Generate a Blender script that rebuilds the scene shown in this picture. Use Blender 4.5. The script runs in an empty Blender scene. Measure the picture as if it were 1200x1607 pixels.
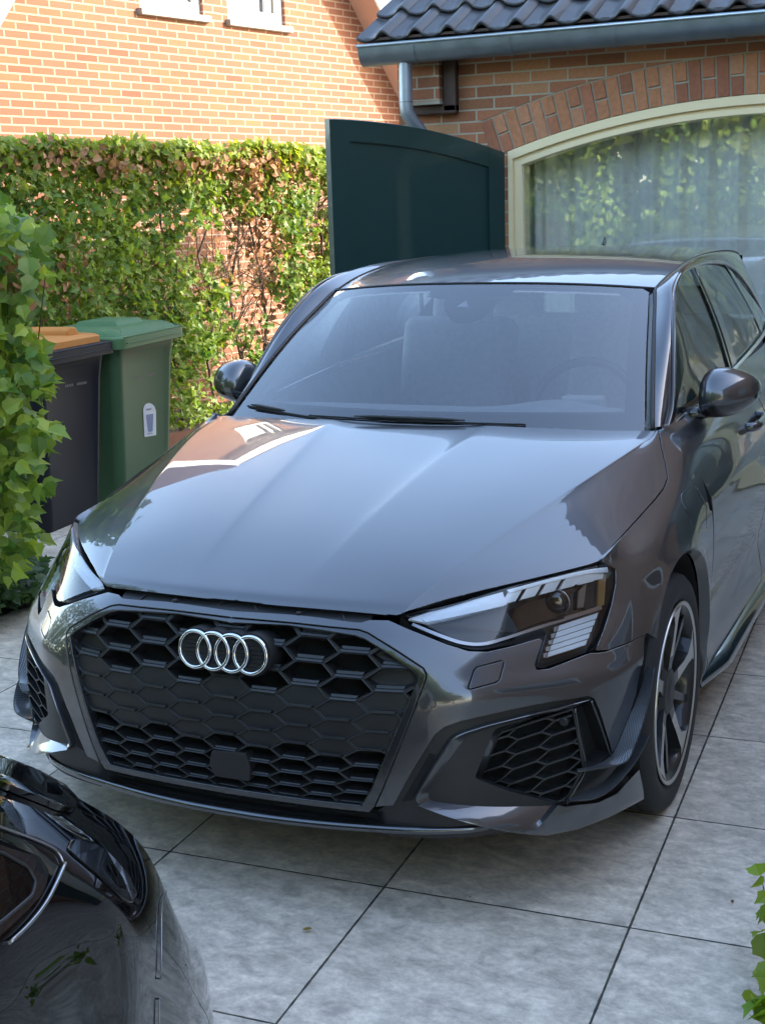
import bpy, bmesh, math, random
import numpy as np
from mathutils import Vector, Matrix
from mathutils.geometry import delaunay_2d_cdt
rad = math.radians
SC = bpy.context.scene
# ------------------------------------------------------------------ camera, world, sun
CX, CY, CZ, YAW, PITCH, ROLL, FPX = 1.6058, -2.6016, 1.6203, -0.4221, 0.2176, 0.0312, 2104.74
def cam_axes():
    cy, sy = math.cos(YAW), math.sin(YAW)
    f = np.array([sy*math.cos(PITCH), cy*math.cos(PITCH), -math.sin(PITCH)])
    r = np.array([cy, -sy, 0.]); d = np.cross(f, r)
    cr, sr = math.cos(ROLL), math.sin(ROLL)
    return cr*r+sr*d, -sr*r+cr*d, f
AR, AD, AF = cam_axes()
CAMP = np.array([CX, CY, CZ])
cam_d = bpy.data.cameras.new('camera'); cam = bpy.data.objects.new('camera', cam_d)
SC.collection.objects.link(cam); SC.camera = cam
M = Matrix(((AR[0], -AD[0], -AF[0], CX), (AR[1], -AD[1], -AF[1], CY), (AR[2], -AD[2], -AF[2], CZ), (0, 0, 0, 1)))
cam.matrix_world = M
cam_d.sensor_fit = 'VERTICAL'; cam_d.sensor_height = 36; cam_d.lens = FPX/1607*36
cam_d.clip_start = 0.02; cam_d.clip_end = 500

SUN_AZ, SUN_EL = rad(25), rad(24)          # azimuth measured from +x towards +y
w = bpy.data.worlds.new("World"); SC.world = w; w.use_nodes = True
nt = w.node_tree; nt.nodes.clear()
sky = nt.nodes.new('ShaderNodeTexSky'); sky.sky_type = 'NISHITA'; sky.sun_disc = False
sky.sun_elevation = SUN_EL; sky.sun_rotation = rad(90)-SUN_AZ
sky.air_density = 1.0; sky.dust_density = 1.5; sky.ozone_density = 1.2
bg = nt.nodes.new('ShaderNodeBackground'); bg.inputs[1].default_value = 0.15
wo = nt.nodes.new('ShaderNodeOutputWorld')
nt.links.new(sky.outputs[0], bg.inputs[0]); nt.links.new(bg.outputs[0], wo.inputs[0])
sd = bpy.data.lights.new('sun', 'SUN'); so = bpy.data.objects.new('sun', sd); SC.collection.objects.link(so)
sd.energy = 2.0; sd.angle = rad(0.5); sd.color = (1.0, 0.91, 0.82)
sdir = Vector((math.cos(SUN_EL)*math.cos(SUN_AZ), math.cos(SUN_EL)*math.sin(SUN_AZ), math.sin(SUN_EL)))
so.rotation_euler = sdir.to_track_quat('Z', 'Y').to_euler()
so.location = (10, 10, 12)
SC.view_settings.view_transform = 'Standard'; SC.view_settings.look = 'None'
SC.view_settings.exposure = 2.74; SC.view_settings.gamma = 1.0
SC.view_settings.use_white_balance = True; SC.view_settings.white_balance_temperature = 6800; SC.view_settings.white_balance_tint = 10

# ------------------------------------------------------------------ photograph geometry helpers
def proj(P):
    Q = np.asarray(P, float)-CAMP
    z = Q@AF
    return np.stack([600+FPX*(Q@AR)/z, 803.5+FPX*(Q@AD)/z], -1)
def ray(px):
    return (px[0]-600)/FPX*AR+(px[1]-803.5)/FPX*AD+AF
def un(px, ax, val):
    d = ray(px); return CAMP+d*((val-CAMP[ax])/d[ax])

# ------------------------------------------------------------------ object helpers
COL = SC.collection
def tag(o, label, cat, group=None, kind=None):
    if label: o['label'] = label
    if cat: o['category'] = cat
    if group: o['group'] = group
    if kind: o['kind'] = kind
    return o
def empty(name, loc, label, cat, group=None):
    o = bpy.data.objects.new(name, None); COL.objects.link(o); o.location = loc
    o.empty_display_size = 0.1
    return tag(o, label, cat, group)
def wloc(o):
    m = Matrix.Identity(4)
    while o is not None:
        m = o.matrix_basis @ m; o = o.parent
    return m
def mesh(name, V, F, mat, parent=None, smooth=False, normals=None, uv=None, mi=None, attr=None):
    """V world coordinates; the mesh is stored relative to the parent."""
    V = np.asarray(V, float).reshape(-1, 3)
    if parent is not None:
        im = np.array(wloc(parent).inverted())
        V = V@im[:3, :3].T+im[:3, 3]
        if normals is not None: normals = np.asarray(normals)@im[:3, :3].T
    me = bpy.data.meshes.new(name)
    me.from_pydata(V.tolist(), [], [list(map(int, f)) for f in F])
    mats = mat if isinstance(mat, (list, tuple)) else [mat]
    for m in mats: me.materials.append(m)
    if smooth: me.polygons.foreach_set('use_smooth', [True]*len(me.polygons))
    if mi is not None: me.polygons.foreach_set('material_index', list(map(int, mi)))
    if uv is not None:
        l = me.uv_layers.new(name='UVMap'); idx = np.zeros(len(me.loops), int)
        me.loops.foreach_get('vertex_index', idx)
        l.data.foreach_set('uv', np.asarray(uv, float)[idx].ravel())
    if attr is not None:
        a = me.color_attributes.new('tone', 'FLOAT_COLOR', 'POINT')
        c = np.ones((len(V), 4)); c[:, :3] = np.asarray(attr).reshape(len(V), -1)
        a.data.foreach_set('color', c.ravel())
    me.update()
    if normals is not None:
        me.polygons.foreach_set('use_smooth', [True]*len(me.polygons))
        me.normals_split_custom_set_from_vertices([tuple(n) for n in normals])
    o = bpy.data.objects.new(name, me); COL.objects.link(o)
    if parent is not None: o.parent = parent
    return o
class MB:
    """collects boxes, bars, tubes and patches into one mesh"""
    def __init__(s): s.V = []; s.F = []; s.MI = []; s.S = []
    def add(s, V, F, mi=0):
        n = sum(len(v) for v in s.V); s.V.append(np.asarray(V, float).reshape(-1, 3))
        for f in F: s.F.append([i+n for i in f]); s.MI.append(mi)
    def box(s, c, size, R=None, mi=0, taper=None):
        h = np.asarray(size, float)/2
        P = np.array([[x, y, z] for z in (-1, 1) for y in (-1, 1) for x in (-1, 1)], float)*h
        if taper: P[4:, 0] *= taper; P[4:, 1] *= taper
        if R is not None: P = P@np.asarray(R).T
        s.add(P+np.asarray(c, float), [(0, 2, 3, 1), (4, 5, 7, 6), (0, 1, 5, 4), (2, 6, 7, 3), (0, 4, 6, 2), (1, 3, 7, 5)], mi)
    def boxmm(s, a, b, mi=0):
        a = np.asarray(a, float); b = np.asarray(b, float); s.box((a+b)/2, np.abs(b-a), mi=mi)
    def prism(s, poly, ext, mi=0):
        """poly: (n,3) planar polygon, ext: extrusion vector"""
        P = np.asarray(poly, float); n = len(P); e = np.asarray(ext, float)
        F = [list(range(n))[::-1], list(range(n, 2*n))]+[(i, (i+1) % n, n+(i+1) % n, n+i) for i in range(n)]
        s.add(np.vstack([P, P+e]), F, mi)
    def tube(s, pts, r, seg=8, cap=True, mi=0, closed=False, flat=None):
        P = np.asarray(pts, float); n = len(P); r = np.broadcast_to(np.asarray(r, float), (n,))
        if closed: T = np.roll(P, -1, 0)-np.roll(P, 1, 0)
        else: T = np.gradient(P, axis=0)
        T /= np.linalg.norm(T, axis=1)[:, None]+1e-12
        up = np.array([0, 0, 1.]) if abs(T[0][2]) < .9 else np.array([1., 0, 0])
        V = []
        for i in range(n):
            a = np.cross(T[i], up); a /= np.linalg.norm(a)+1e-12; b = np.cross(a, T[i]); up = b
            for k in range(seg):
                t = 2*math.pi*k/seg
                q = a*math.cos(t)+b*math.sin(t)*(flat or 1)
                V.append(P[i]+r[i]*q)
        F = []
        for i in range(n if closed else n-1):
            j = (i+1) % n
            for k in range(seg):
                k2 = (k+1) % seg
                F.append((i*seg+k, i*seg+k2, j*seg+k2, j*seg+k))
        if cap and not closed: F.append(list(range(seg))[::-1]); F.append([(n-1)*seg+k for k in range(seg)])
        s.add(V, F, mi)
    def grid(s, G, mi=0, flip=False):
        G = np.asarray(G, float); a, b = G.shape[:2]
        F = [(i*b+j, (i+1)*b+j, (i+1)*b+j+1, i*b+j+1) for i in range(a-1) for j in range(b-1)]
        if flip: F = [f[::-1] for f in F]
        s.add(G.reshape(-1, 3), F, mi)
    def build(s, name, mat, parent=None, smooth=False, bevel=0, angle=None, segs=2):
        o = mesh(name, np.vstack(s.V), s.F, mat, parent, smooth, mi=s.MI)
        if bevel:
            b = o.modifiers.new('bevel', 'BEVEL'); b.width = bevel; b.segments = segs; b.limit_method = 'ANGLE'; b.angle_limit = rad(40)
            b.harden_normals = False
        if angle: shade_angle(o, angle)
        return o
def shade_angle(o, deg):
    me = o.data; bm = bmesh.new(); bm.from_mesh(me)
    for f in bm.faces: f.smooth = True
    for e in bm.edges:
        if len(e.link_faces) == 2 and e.calc_face_angle(0) > rad(deg): e.smooth = False
    bm.to_mesh(me); bm.free()
def lathe(mb, prof, c, axis='x', seg=64, mi=0):
    """prof: list of (offset along axis, radius)"""
    V = []
    for k in range(seg):
        t = 2*math.pi*k/seg
        for a, r in prof:
            p = {'x': (a, r*math.cos(t), r*math.sin(t)), 'z': (r*math.cos(t), r*math.sin(t), a), 'y': (r*math.cos(t), a, r*math.sin(t))}[axis]
            V.append(np.array(c)+p)
    m = len(prof); F = []
    for k in range(seg):
        k2 = (k+1) % seg
        for i in range(m-1): F.append((k*m+i, k*m+i+1, k2*m+i+1, k2*m+i))
    mb.add(V, F, mi)

# ------------------------------------------------------------------ materials
def nodes(name):
    m = bpy.data.materials.new(name); m.use_nodes = True; t = m.node_tree
    return m, t, t.nodes['Principled BSDF']
def N(t, typ, **kw):
    n = t.nodes.new(typ)
    for k, v in kw.items():
        if k.startswith('i_'):
            key = k[2:]; key = int(key) if key.isdigit() else key.replace('_', ' ')
            n.inputs[key].default_value = v
        else: setattr(n, k, v)
    return n
def pbr(name, col, rough=.5, metal=0, coat=0, coat_r=.03, spec=.5, noise=0, nscale=20, bump=0, bscale=200, emit=None, sheen=0, vary_r=0):
    m, t, b = nodes(name); L = t.links.new
    b.inputs['Base Color'].default_value = (*col, 1); b.inputs['Roughness'].default_value = rough
    b.inputs['Metallic'].default_value = metal; b.inputs['Coat Weight'].default_value = coat
    b.inputs['Coat Roughness'].default_value = coat_r; b.inputs['Specular IOR Level'].default_value = spec
    tc = N(t, 'ShaderNodeTexCoord')
    if noise:
        n = N(t, 'ShaderNodeTexNoise', i_Scale=nscale, i_Detail=6.0); L(tc.outputs['Object'], n.inputs['Vector'])
        mx = N(t, 'ShaderNodeMix', data_type='RGBA'); mx.inputs[6].default_value = (*[c*(1-noise) for c in col], 1)
        mx.inputs[7].default_value = (*[min(1, c*(1+noise)) for c in col], 1)
        L(n.outputs[0], mx.inputs[0]); L(mx.outputs[2], b.inputs['Base Color'])
    if vary_r:
        n3 = N(t, 'ShaderNodeTexNoise', i_Scale=nscale, i_Detail=5.0); L(tc.outputs['Object'], n3.inputs['Vector'])
        mr = N(t, 'ShaderNodeMapRange'); mr.inputs[3].default_value = rough-vary_r; mr.inputs[4].default_value = rough+vary_r
        L(n3.outputs[0], mr.inputs[0]); L(mr.outputs[0], b.inputs['Roughness'])
    if bump:
        n2 = N(t, 'ShaderNodeTexNoise', i_Scale=bscale, i_Detail=4.0); L(tc.outputs['Object'], n2.inputs['Vector'])
        bp = N(t, 'ShaderNodeBump', i_Strength=bump, i_Distance=.002); L(n2.outputs[0], bp.inputs['Height']); L(bp.outputs[0], b.inputs['Normal'])
    if emit: b.inputs['Emission Color'].default_value = (*emit[0], 1); b.inputs['Emission Strength'].default_value = emit[1]
    return m
def paint(name, col, metal, rough, flake=.15):
    m, t, b = nodes(name); L = t.links.new
    tc = N(t, 'ShaderNodeTexCoord'); n = N(t, 'ShaderNodeTexNoise', i_Scale=1800.0, i_Detail=1.0)
    L(tc.outputs['Object'], n.inputs['Vector'])
    mx = N(t, 'ShaderNodeMix', data_type='RGBA'); mx.inputs[6].default_value = (*[c*(1-flake) for c in col], 1)
    mx.inputs[7].default_value = (*[c*(1+flake*2) for c in col], 1)
    L(n.outputs[0], mx.inputs[0]); L(mx.outputs[2], b.inputs['Base Color'])
    b.inputs['Metallic'].default_value = metal; b.inputs['Roughness'].default_value = rough
    b.inputs['Coat Weight'].default_value = 1; b.inputs['Coat Roughness'].default_value = .012; b.inputs['Coat IOR'].default_value = 1.70
    return m
MT = {}
MT['paint'] = paint('grey_metallic_paint', (.078, .080, .087), .78, .33)
MT['paint2'] = paint('black_solid_paint', (.003, .003, .0035), 0, .3, .1)
MT['paint2'].node_tree.nodes['Principled BSDF'].inputs['Specular IOR Level'].default_value = 0.0; MT['paint2'].node_tree.nodes['Principled BSDF'].inputs['Coat IOR'].default_value = 1.42; MT['paint2'].node_tree.nodes['Principled BSDF'].inputs['Coat Weight'].default_value = 1.0
MT['gloss'] = pbr('gloss_black', (.012, .012, .014), .12, 0, 1, .02)
MT['plastic'] = pbr('dark_plastic', (.017, .017, .018), .48, noise=.15, nscale=40, bump=.15, bscale=900)
MT['satin'] = pbr('satin_plastic', (.024, .025, .027), .38, noise=.1, nscale=30, bump=.08, bscale=900)
MT['black'] = pbr('black_void', (.008, .008, .009), .9)
MT['frame'] = pbr('gloss_frame', (.05, .052, .056), .14, .6, 1, .02)
MT['chrome'] = pbr('chrome', (.85, .86, .88), .09, 1)
MT['alu'] = pbr('brushed_aluminium', (.42, .42, .43), .3, 1)
MT['trimbar'] = pbr('dark_chrome', (.10, .105, .115), .16, .9, 1)
MT['rubber'] = pbr('tyre_rubber', (.018, .018, .019), .75, noise=.25, nscale=30, bump=.3, bscale=300)
MT['rimface'] = pbr('machined_alloy', (.55, .53, .50), .30, 1, .3)
MT['rimdark'] = pbr('dark_alloy', (.014, .014, .016), .35, .3, .4)
MT['interior'] = pbr('cabin_lining', (.42, .43, .44), .8, noise=.2, nscale=12)
MT['seat'] = pbr('seat_fabric', (.55, .55, .55), .85, noise=.2, nscale=40)
MT['white'] = pbr('white_lens', (.92, .94, .96), .3, 0, .5)
MT['refl'] = pbr('reflector', (.92, .93, .94), .35, .1, .5)
def glassy(name, tint, refl, rough=0.0, dust=0.0):
    m = bpy.data.materials.new(name); m.use_nodes = True; t = m.node_tree; t.nodes.clear(); L = t.links.new
    o = N(t, 'ShaderNodeOutputMaterial'); tr = N(t, 'ShaderNodeBsdfTransparent'); tr.inputs[0].default_value = (*tint, 1)
    g = N(t, 'ShaderNodeBsdfGlossy'); g.inputs['Roughness'].default_value = rough; g.inputs[0].default_value = (1, 1, 1, 1)
    fr = N(t, 'ShaderNodeFresnel'); fr.inputs[0].default_value = refl
    mx = N(t, 'ShaderNodeMixShader'); L(fr.outputs[0], mx.inputs[0]); L(tr.outputs[0], mx.inputs[1]); L(g.outputs[0], mx.inputs[2])
    if dust:
        df = N(t, 'ShaderNodeBsdfDiffuse'); df.inputs[0].default_value = (.62, .70, .78, 1); m2 = N(t, 'ShaderNodeMixShader'); m2.inputs[0].default_value = dust
        L(mx.outputs[0], m2.inputs[1]); L(df.outputs[0], m2.inputs[2]); L(m2.outputs[0], o.inputs[0])
    else: L(mx.outputs[0], o.inputs[0])
    return m
MT['glass'] = glassy('windscreen_glass', (.96, .97, .97), 2.25, dust=.0)
MT['sideglass'] = glassy('tinted_glass', (.50, .56, .55), 1.7)
MT['lens'] = glassy('headlight_lens', (.93, .94, .95), 1.55)
MT['winglass'] = glassy('window_glass', (.85, .88, .87), 2.6)
def carbon():
    m, t, b = nodes('carbon_weave'); L = t.links.new
    tc = N(t, 'ShaderNodeTexCoord'); mp = N(t, 'ShaderNodeMapping'); mp.inputs['Rotation'].default_value = (0.3, 0.4, .7)
    L(tc.outputs['Object'], mp.inputs[0])
    wv = N(t, 'ShaderNodeTexWave', i_Scale=85.0, i_Distortion=0.0); wv.bands_direction = 'X'; L(mp.outputs[0], wv.inputs[0])
    mx = N(t, 'ShaderNodeMix', data_type='RGBA'); mx.inputs[6].default_value = (.010, .010, .012, 1); mx.inputs[7].default_value = (.11, .115, .125, 1)
    L(wv.outputs[1], mx.inputs[0]); L(mx.outputs[2], b.inputs['Base Color'])
    b.inputs['Roughness'].default_value = .3; b.inputs['Coat Weight'].default_value = .8; b.inputs['Coat Roughness'].default_value = .05
    return m
MT['carbon'] = carbon()

# ------------------------------------------------------------------ smooth surfaces
def bweights(t):
    t2 = t*t; t3 = t2*t
    return np.stack([(1-t)**3, 3*t3-6*t2+4, -3*t3+3*t2+3*t+1, t3], -1)/6
class Surf:
    def __init__(s, ctrl, fix=.6):
        C = np.asarray(ctrl, float); s.P = C.copy(); s.n, s.m = C.shape[:2]
        s.C = s.pad(C)
        if fix:
            uu, vv = np.meshgrid(np.arange(s.n), np.arange(s.m), indexing='ij')
            for _ in range(2):
                D = C-s.ev(uu.ravel(), vv.ravel()).reshape(C.shape); s.P = s.P+D*fix; s.C = s.pad(s.P)
    def pad(s, C):
        C = np.concatenate([2*C[:1]-C[1:2], C, 2*C[-1:]-C[-2:-1]], 0)
        return np.concatenate([2*C[:, :1]-C[:, 1:2], C, 2*C[:, -1:]-C[:, -2:-1]], 1)
    def ev(s, u, v):
        u = np.asarray(u, float); v = np.asarray(v, float)
        iu = np.clip(np.floor(u).astype(int), 0, s.n-2); iv = np.clip(np.floor(v).astype(int), 0, s.m-2)
        wu = bweights(u-iu); wv = bweights(v-iv); out = 0
        for a in range(4):
            for b in range(4): out = out+(wu[..., a]*wv[..., b])[..., None]*s.C[iu+a, iv+b]
        return out
    def nrm(s, u, v, flip=1):
        e = 1e-3
        a = s.ev(u+e, v)-s.ev(u-e, v); b = s.ev(u, v+e)-s.ev(u, v-e)
        n = np.cross(a, b)*s.sign; return n/(np.linalg.norm(n, axis=-1)[..., None]+1e-12)
    sign = 1
    def pre(s):
        k = 8
        U, Vv = np.meshgrid(np.linspace(0, s.n-1, (s.n-1)*k+1), np.linspace(0, s.m-1, (s.m-1)*k+1), indexing='ij')
        s.gu = U.ravel(); s.gv = Vv.ravel(); s.gp = s.ev(s.gu, s.gv); s.gn = s.nrm(s.gu, s.gv)
        s.face = ((CAMP-s.gp)*s.gn).sum(1) > 0
    def inv(s, target, fn, facing=False, lim=None):
        """(u,v) whose fn(P) equals target"""
        T = fn(s.gp); d = ((T-np.asarray(target))**2).sum(1)
        if facing: d = np.where(s.face, d, d+1e9)
        if lim is not None: d = np.where((s.gu >= lim[0]) & (s.gu <= lim[1]), d, d+1e9)
        i = int(np.argmin(d)); u, v = s.gu[i], s.gv[i]
        for _ in range(12):
            e = 1e-4
            P = s.ev(np.array([u, u+e, u]), np.array([v, v, v+e])); Q = fn(P)
            J = np.stack([(Q[1]-Q[0])/e, (Q[2]-Q[0])/e], 1); r = np.asarray(target)-Q[0]
            try: st = np.linalg.solve(J, r)
            except Exception: break
            st = np.clip(st, -.5, .5); u += st[0]; v += st[1]
            if abs(st).max() < 1e-6: break
        u = min(max(u, -.15), s.n-1+.15); v = min(max(v, -.3), s.m-1+.3)
        return u, v
    def px(s, p): return s.inv(p, proj, True)
    def yz(s, p): return s.inv(p, lambda P: P[..., 1:], lim=(7.5, 18.5) if s.n > 15 else None)
    def xz(s, p): return s.inv(p, lambda P: P[..., [0, 2]], lim=(0, 8.5) if s.n > 15 else None)
    def xy(s, p): return s.inv(p, lambda P: P[..., :2])
def fillet(pts, step=7.0):
    """pts: list of (x,y[,r]) in any 2D unit -> dense closed polyline with rounded corners"""
    n = len(pts); out = []
    for i, p in enumerate(pts):
        a = np.array(pts[i-1][:2], float); b = np.array(p[:2], float); c = np.array(pts[(i+1) % n][:2], float)
        r = p[2] if len(p) > 2 else 0
        if r > 0:
            la, lc = np.linalg.norm(a-b), np.linalg.norm(c-b); r = min(r, la*.49, lc*.49)
            q0 = b+(a-b)/la*r; q1 = b+(c-b)/lc*r
            for t in np.linspace(0, 1, 6): out.append((1-t)**2*q0+2*t*(1-t)*b+t*t*q1)
        else: out.append(b)
    res = []
    for i, p in enumerate(out):
        q = out[(i+1) % len(out)]; k = max(1, int(np.linalg.norm(q-p)/step))
        for j in range(k): res.append(p+(q-p)*j/k)
    return res
def dense(pts, step=7.0):
    res = []
    for p, q in zip(pts[:-1], pts[1:]):
        p = np.array(p, float); q = np.array(q, float); k = max(1, int(np.linalg.norm(q-p)/step))
        for j in range(k): res.append(p+(q-p)*j/k)
    res.append(np.array(pts[-1], float)); return res
def smoothline(pts, k=6):
    """Catmull-Rom through points (any dimension)"""
    P = [np.array(p, float) for p in pts]; P = [2*P[0]-P[1]]+P+[2*P[-1]-P[-2]]; out = []
    for i in range(1, len(P)-2):
        for j in range(k):
            t = j/k; a, b, c, d = P[i-1:i+3]
            out.append(.5*((2*b)+(-a+c)*t+(2*a-5*b+4*c-d)*t*t+(-a+3*b-3*c+d)*t**3))
    out.append(P[-2]); return out
def inpoly(X, Y, poly):
    ins = np.zeros(len(X), bool); n = len(poly)
    for i in range(n):
        x1, y1 = poly[i]; x2, y2 = poly[(i+1) % n]
        c = ((y1 > Y) != (y2 > Y)) & (X < (x2-x1)*(Y-y1)/((y2-y1)+1e-15)+x1); ins ^= c
    return ins
def panel(name, surf, outline, mat, parent, holes=(), off=0.0, gap=.0016, rim=.014, du=.16, dv=.16, disp=None, mirror=None, thick=0, edge_r=.0018, uvs=(1, 1), seam=True):
    """A piece of a smooth surface cut out along an outline in (u,v), with a rounded edge turned inwards.
       mirror: None one side, 'join' both halves in one mesh (they meet at x=0), 'both' returns two objects."""
    S = np.array(uvs, float)
    loops = [np.array(outline)]+[np.array(h) for h in holes]
    def area(p): return .5*np.sum(p[:, 0]*np.roll(p[:, 1], -1)-np.roll(p[:, 0], -1)*p[:, 1])
    if area(loops[0]) < 0: loops[0] = loops[0][::-1]
    for i in range(1, len(loops)):
        if area(loops[i]) > 0: loops[i] = loops[i][::-1]
    vs = []; edges = []; starts = []
    for lp in loops:
        a = len(vs); starts.append((a, len(lp)))
        vs += [tuple(q*S) for q in lp]; edges += [(a+i, a+(i+1) % len(lp)) for i in range(len(lp))]
    nb = len(vs); o = loops[0]
    U, Vv = np.meshgrid(np.arange(o[:, 0].min()+du/2, o[:, 0].max(), du), np.arange(o[:, 1].min()+dv/2, o[:, 1].max(), dv), indexing='ij')
    X, Y = U.ravel(), Vv.ravel(); ok = inpoly(X, Y, o)
    for h in loops[1:]: ok &= ~inpoly(X, Y, h)
    X, Y = X[ok], Y[ok]
    # keep interior points a little away from the outline
    B = np.vstack(loops)
    if len(X):
        keep = np.array([(((B[:, 0]-x)/du)**2+((B[:, 1]-y)/dv)**2).min() > .08 for x, y in zip(X, Y)])
        X, Y = X[keep], Y[keep]
    vs += [(x*S[0], y*S[1]) for x, y in zip(X, Y)]
    r = delaunay_2d_cdt([Vector(v) for v in vs], edges, [], 0, 1e-7)
    V2 = np.array([tuple(v) for v in r[0]])/S; F = r[2]; orig = r[3]
    cen = np.array([V2[list(f)].mean(0) for f in F])
    ok = inpoly(cen[:, 0], cen[:, 1], o)
    for h in loops[1:]: ok &= ~inpoly(cen[:, 0], cen[:, 1], h)
    F = [f for f, k in zip(F, ok) if k]
    u, v = V2[:, 0], V2[:, 1]
    P = surf.ev(u, v); Nn = surf.nrm(u, v)
    if disp is not None:
        def dispP(uu, vv):
            p = surf.ev(uu, vv); q = surf.nrm(uu, vv); return p+q*disp(p)[..., None]
        P = dispP(u, v); e = 2e-3
        a = dispP(u+e, v)-dispP(u-e, v); b = dispP(u, v+e)-dispP(u, v-e)
        Nn = np.cross(a, b)*surf.sign; Nn /= np.linalg.norm(Nn, axis=1)[:, None]+1e-12
    P = P+Nn*off
    # orientation
    if len(F):
        f = F[len(F)//2]; nn = np.cross(P[f[1]]-P[f[0]], P[f[2]]-P[f[0]])
        if nn@Nn[f[0]] < 0: F = [tuple(reversed(f)) for f in F]; fl = -1
        else: fl = 1
    inv = {}
    for k, ol in enumerate(orig):
        for q in ol: inv[q] = k
    VV = [P]; NN = [Nn]; FF = list(F); cnt = len(P); P = P.copy()
    for (a, n) in starts:
        idx = [inv.get(a+i, None) for i in range(n)]; idx = [i for i in idx if i is not None]; n = len(idx)
        if n < 3: continue
        Q = P[idx]; nn = Nn[idx]
        t = np.roll(Q, -1, 0)-np.roll(Q, 1, 0); t /= np.linalg.norm(t, axis=1)[:, None]+1e-12
        outw = np.cross(t, nn)*1.0
        # the sign that points away from the filled side: outline counter-clockwise in uv
        if surf.sign*1 < 0: outw = -outw
        onseam = np.abs(Q[:, 0]) < 2e-4 if seam else np.zeros(n, bool)
        outw[onseam, 0] = 0
        Q0 = Q-outw*(gap+edge_r)
        P[idx] = Q0; 
        R1 = Q-outw*(gap+edge_r*.3)-nn*edge_r*.3; n1 = nn+outw; n1 /= np.linalg.norm(n1, axis=1)[:, None]
        R2 = Q-outw*gap-nn*edge_r; R3 = R2-nn*rim
        ringsV = [Q0, R1, R2, R3]; ringsN = [nn, n1, outw, outw]
        base = cnt
        for rv, rn in zip(ringsV, ringsN): VV.append(rv); NN.append(rn); cnt += n
        for i in range(n):
            j = (i+1) % n
            if onseam[i] and onseam[j]: continue
            for k in range(3):
                q = (base+k*n+i, base+(k+1)*n+i, base+(k+1)*n+j, base+k*n+j)
                FF.append(q)
    VV[0] = P; V = np.vstack(VV); NV = np.vstack(NN)
    # make each rim face agree with its normals
    FF2 = []
    for f in FF:
        nn = np.cross(V[f[1]]-V[f[0]], V[f[-1]]-V[f[0]])
        FF2.append(tuple(reversed(f)) if nn@(NV[list(f)].sum(0)) < 0 else tuple(f))
    def mir(V, NV, F):
        return V*[-1, 1, 1], NV*[-1, 1, 1], [tuple(reversed(f)) for f in F]
    if mirror == 'join':
        V2m, N2, F2 = mir(V, NV, FF2); k = len(V)
        return mesh(name, np.vstack([V, V2m]), FF2+[tuple(i+k for i in f) for f in F2], mat, parent, normals=np.vstack([NV, N2]))
    a = mesh(name, V, FF2, mat, parent, normals=NV)
    if mirror == 'both':
        V2m, N2, F2 = mir(V, NV, FF2); b = mesh(name, V2m, F2, mat, parent, normals=N2); return a, b
    return a
def both(fn):
    """build a part on the viewer-right side and its mirror twin"""
    fn(1); fn(-1)
def mx(P, s): return np.asarray(P, float)*[s, 1, 1]
#PART2

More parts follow.
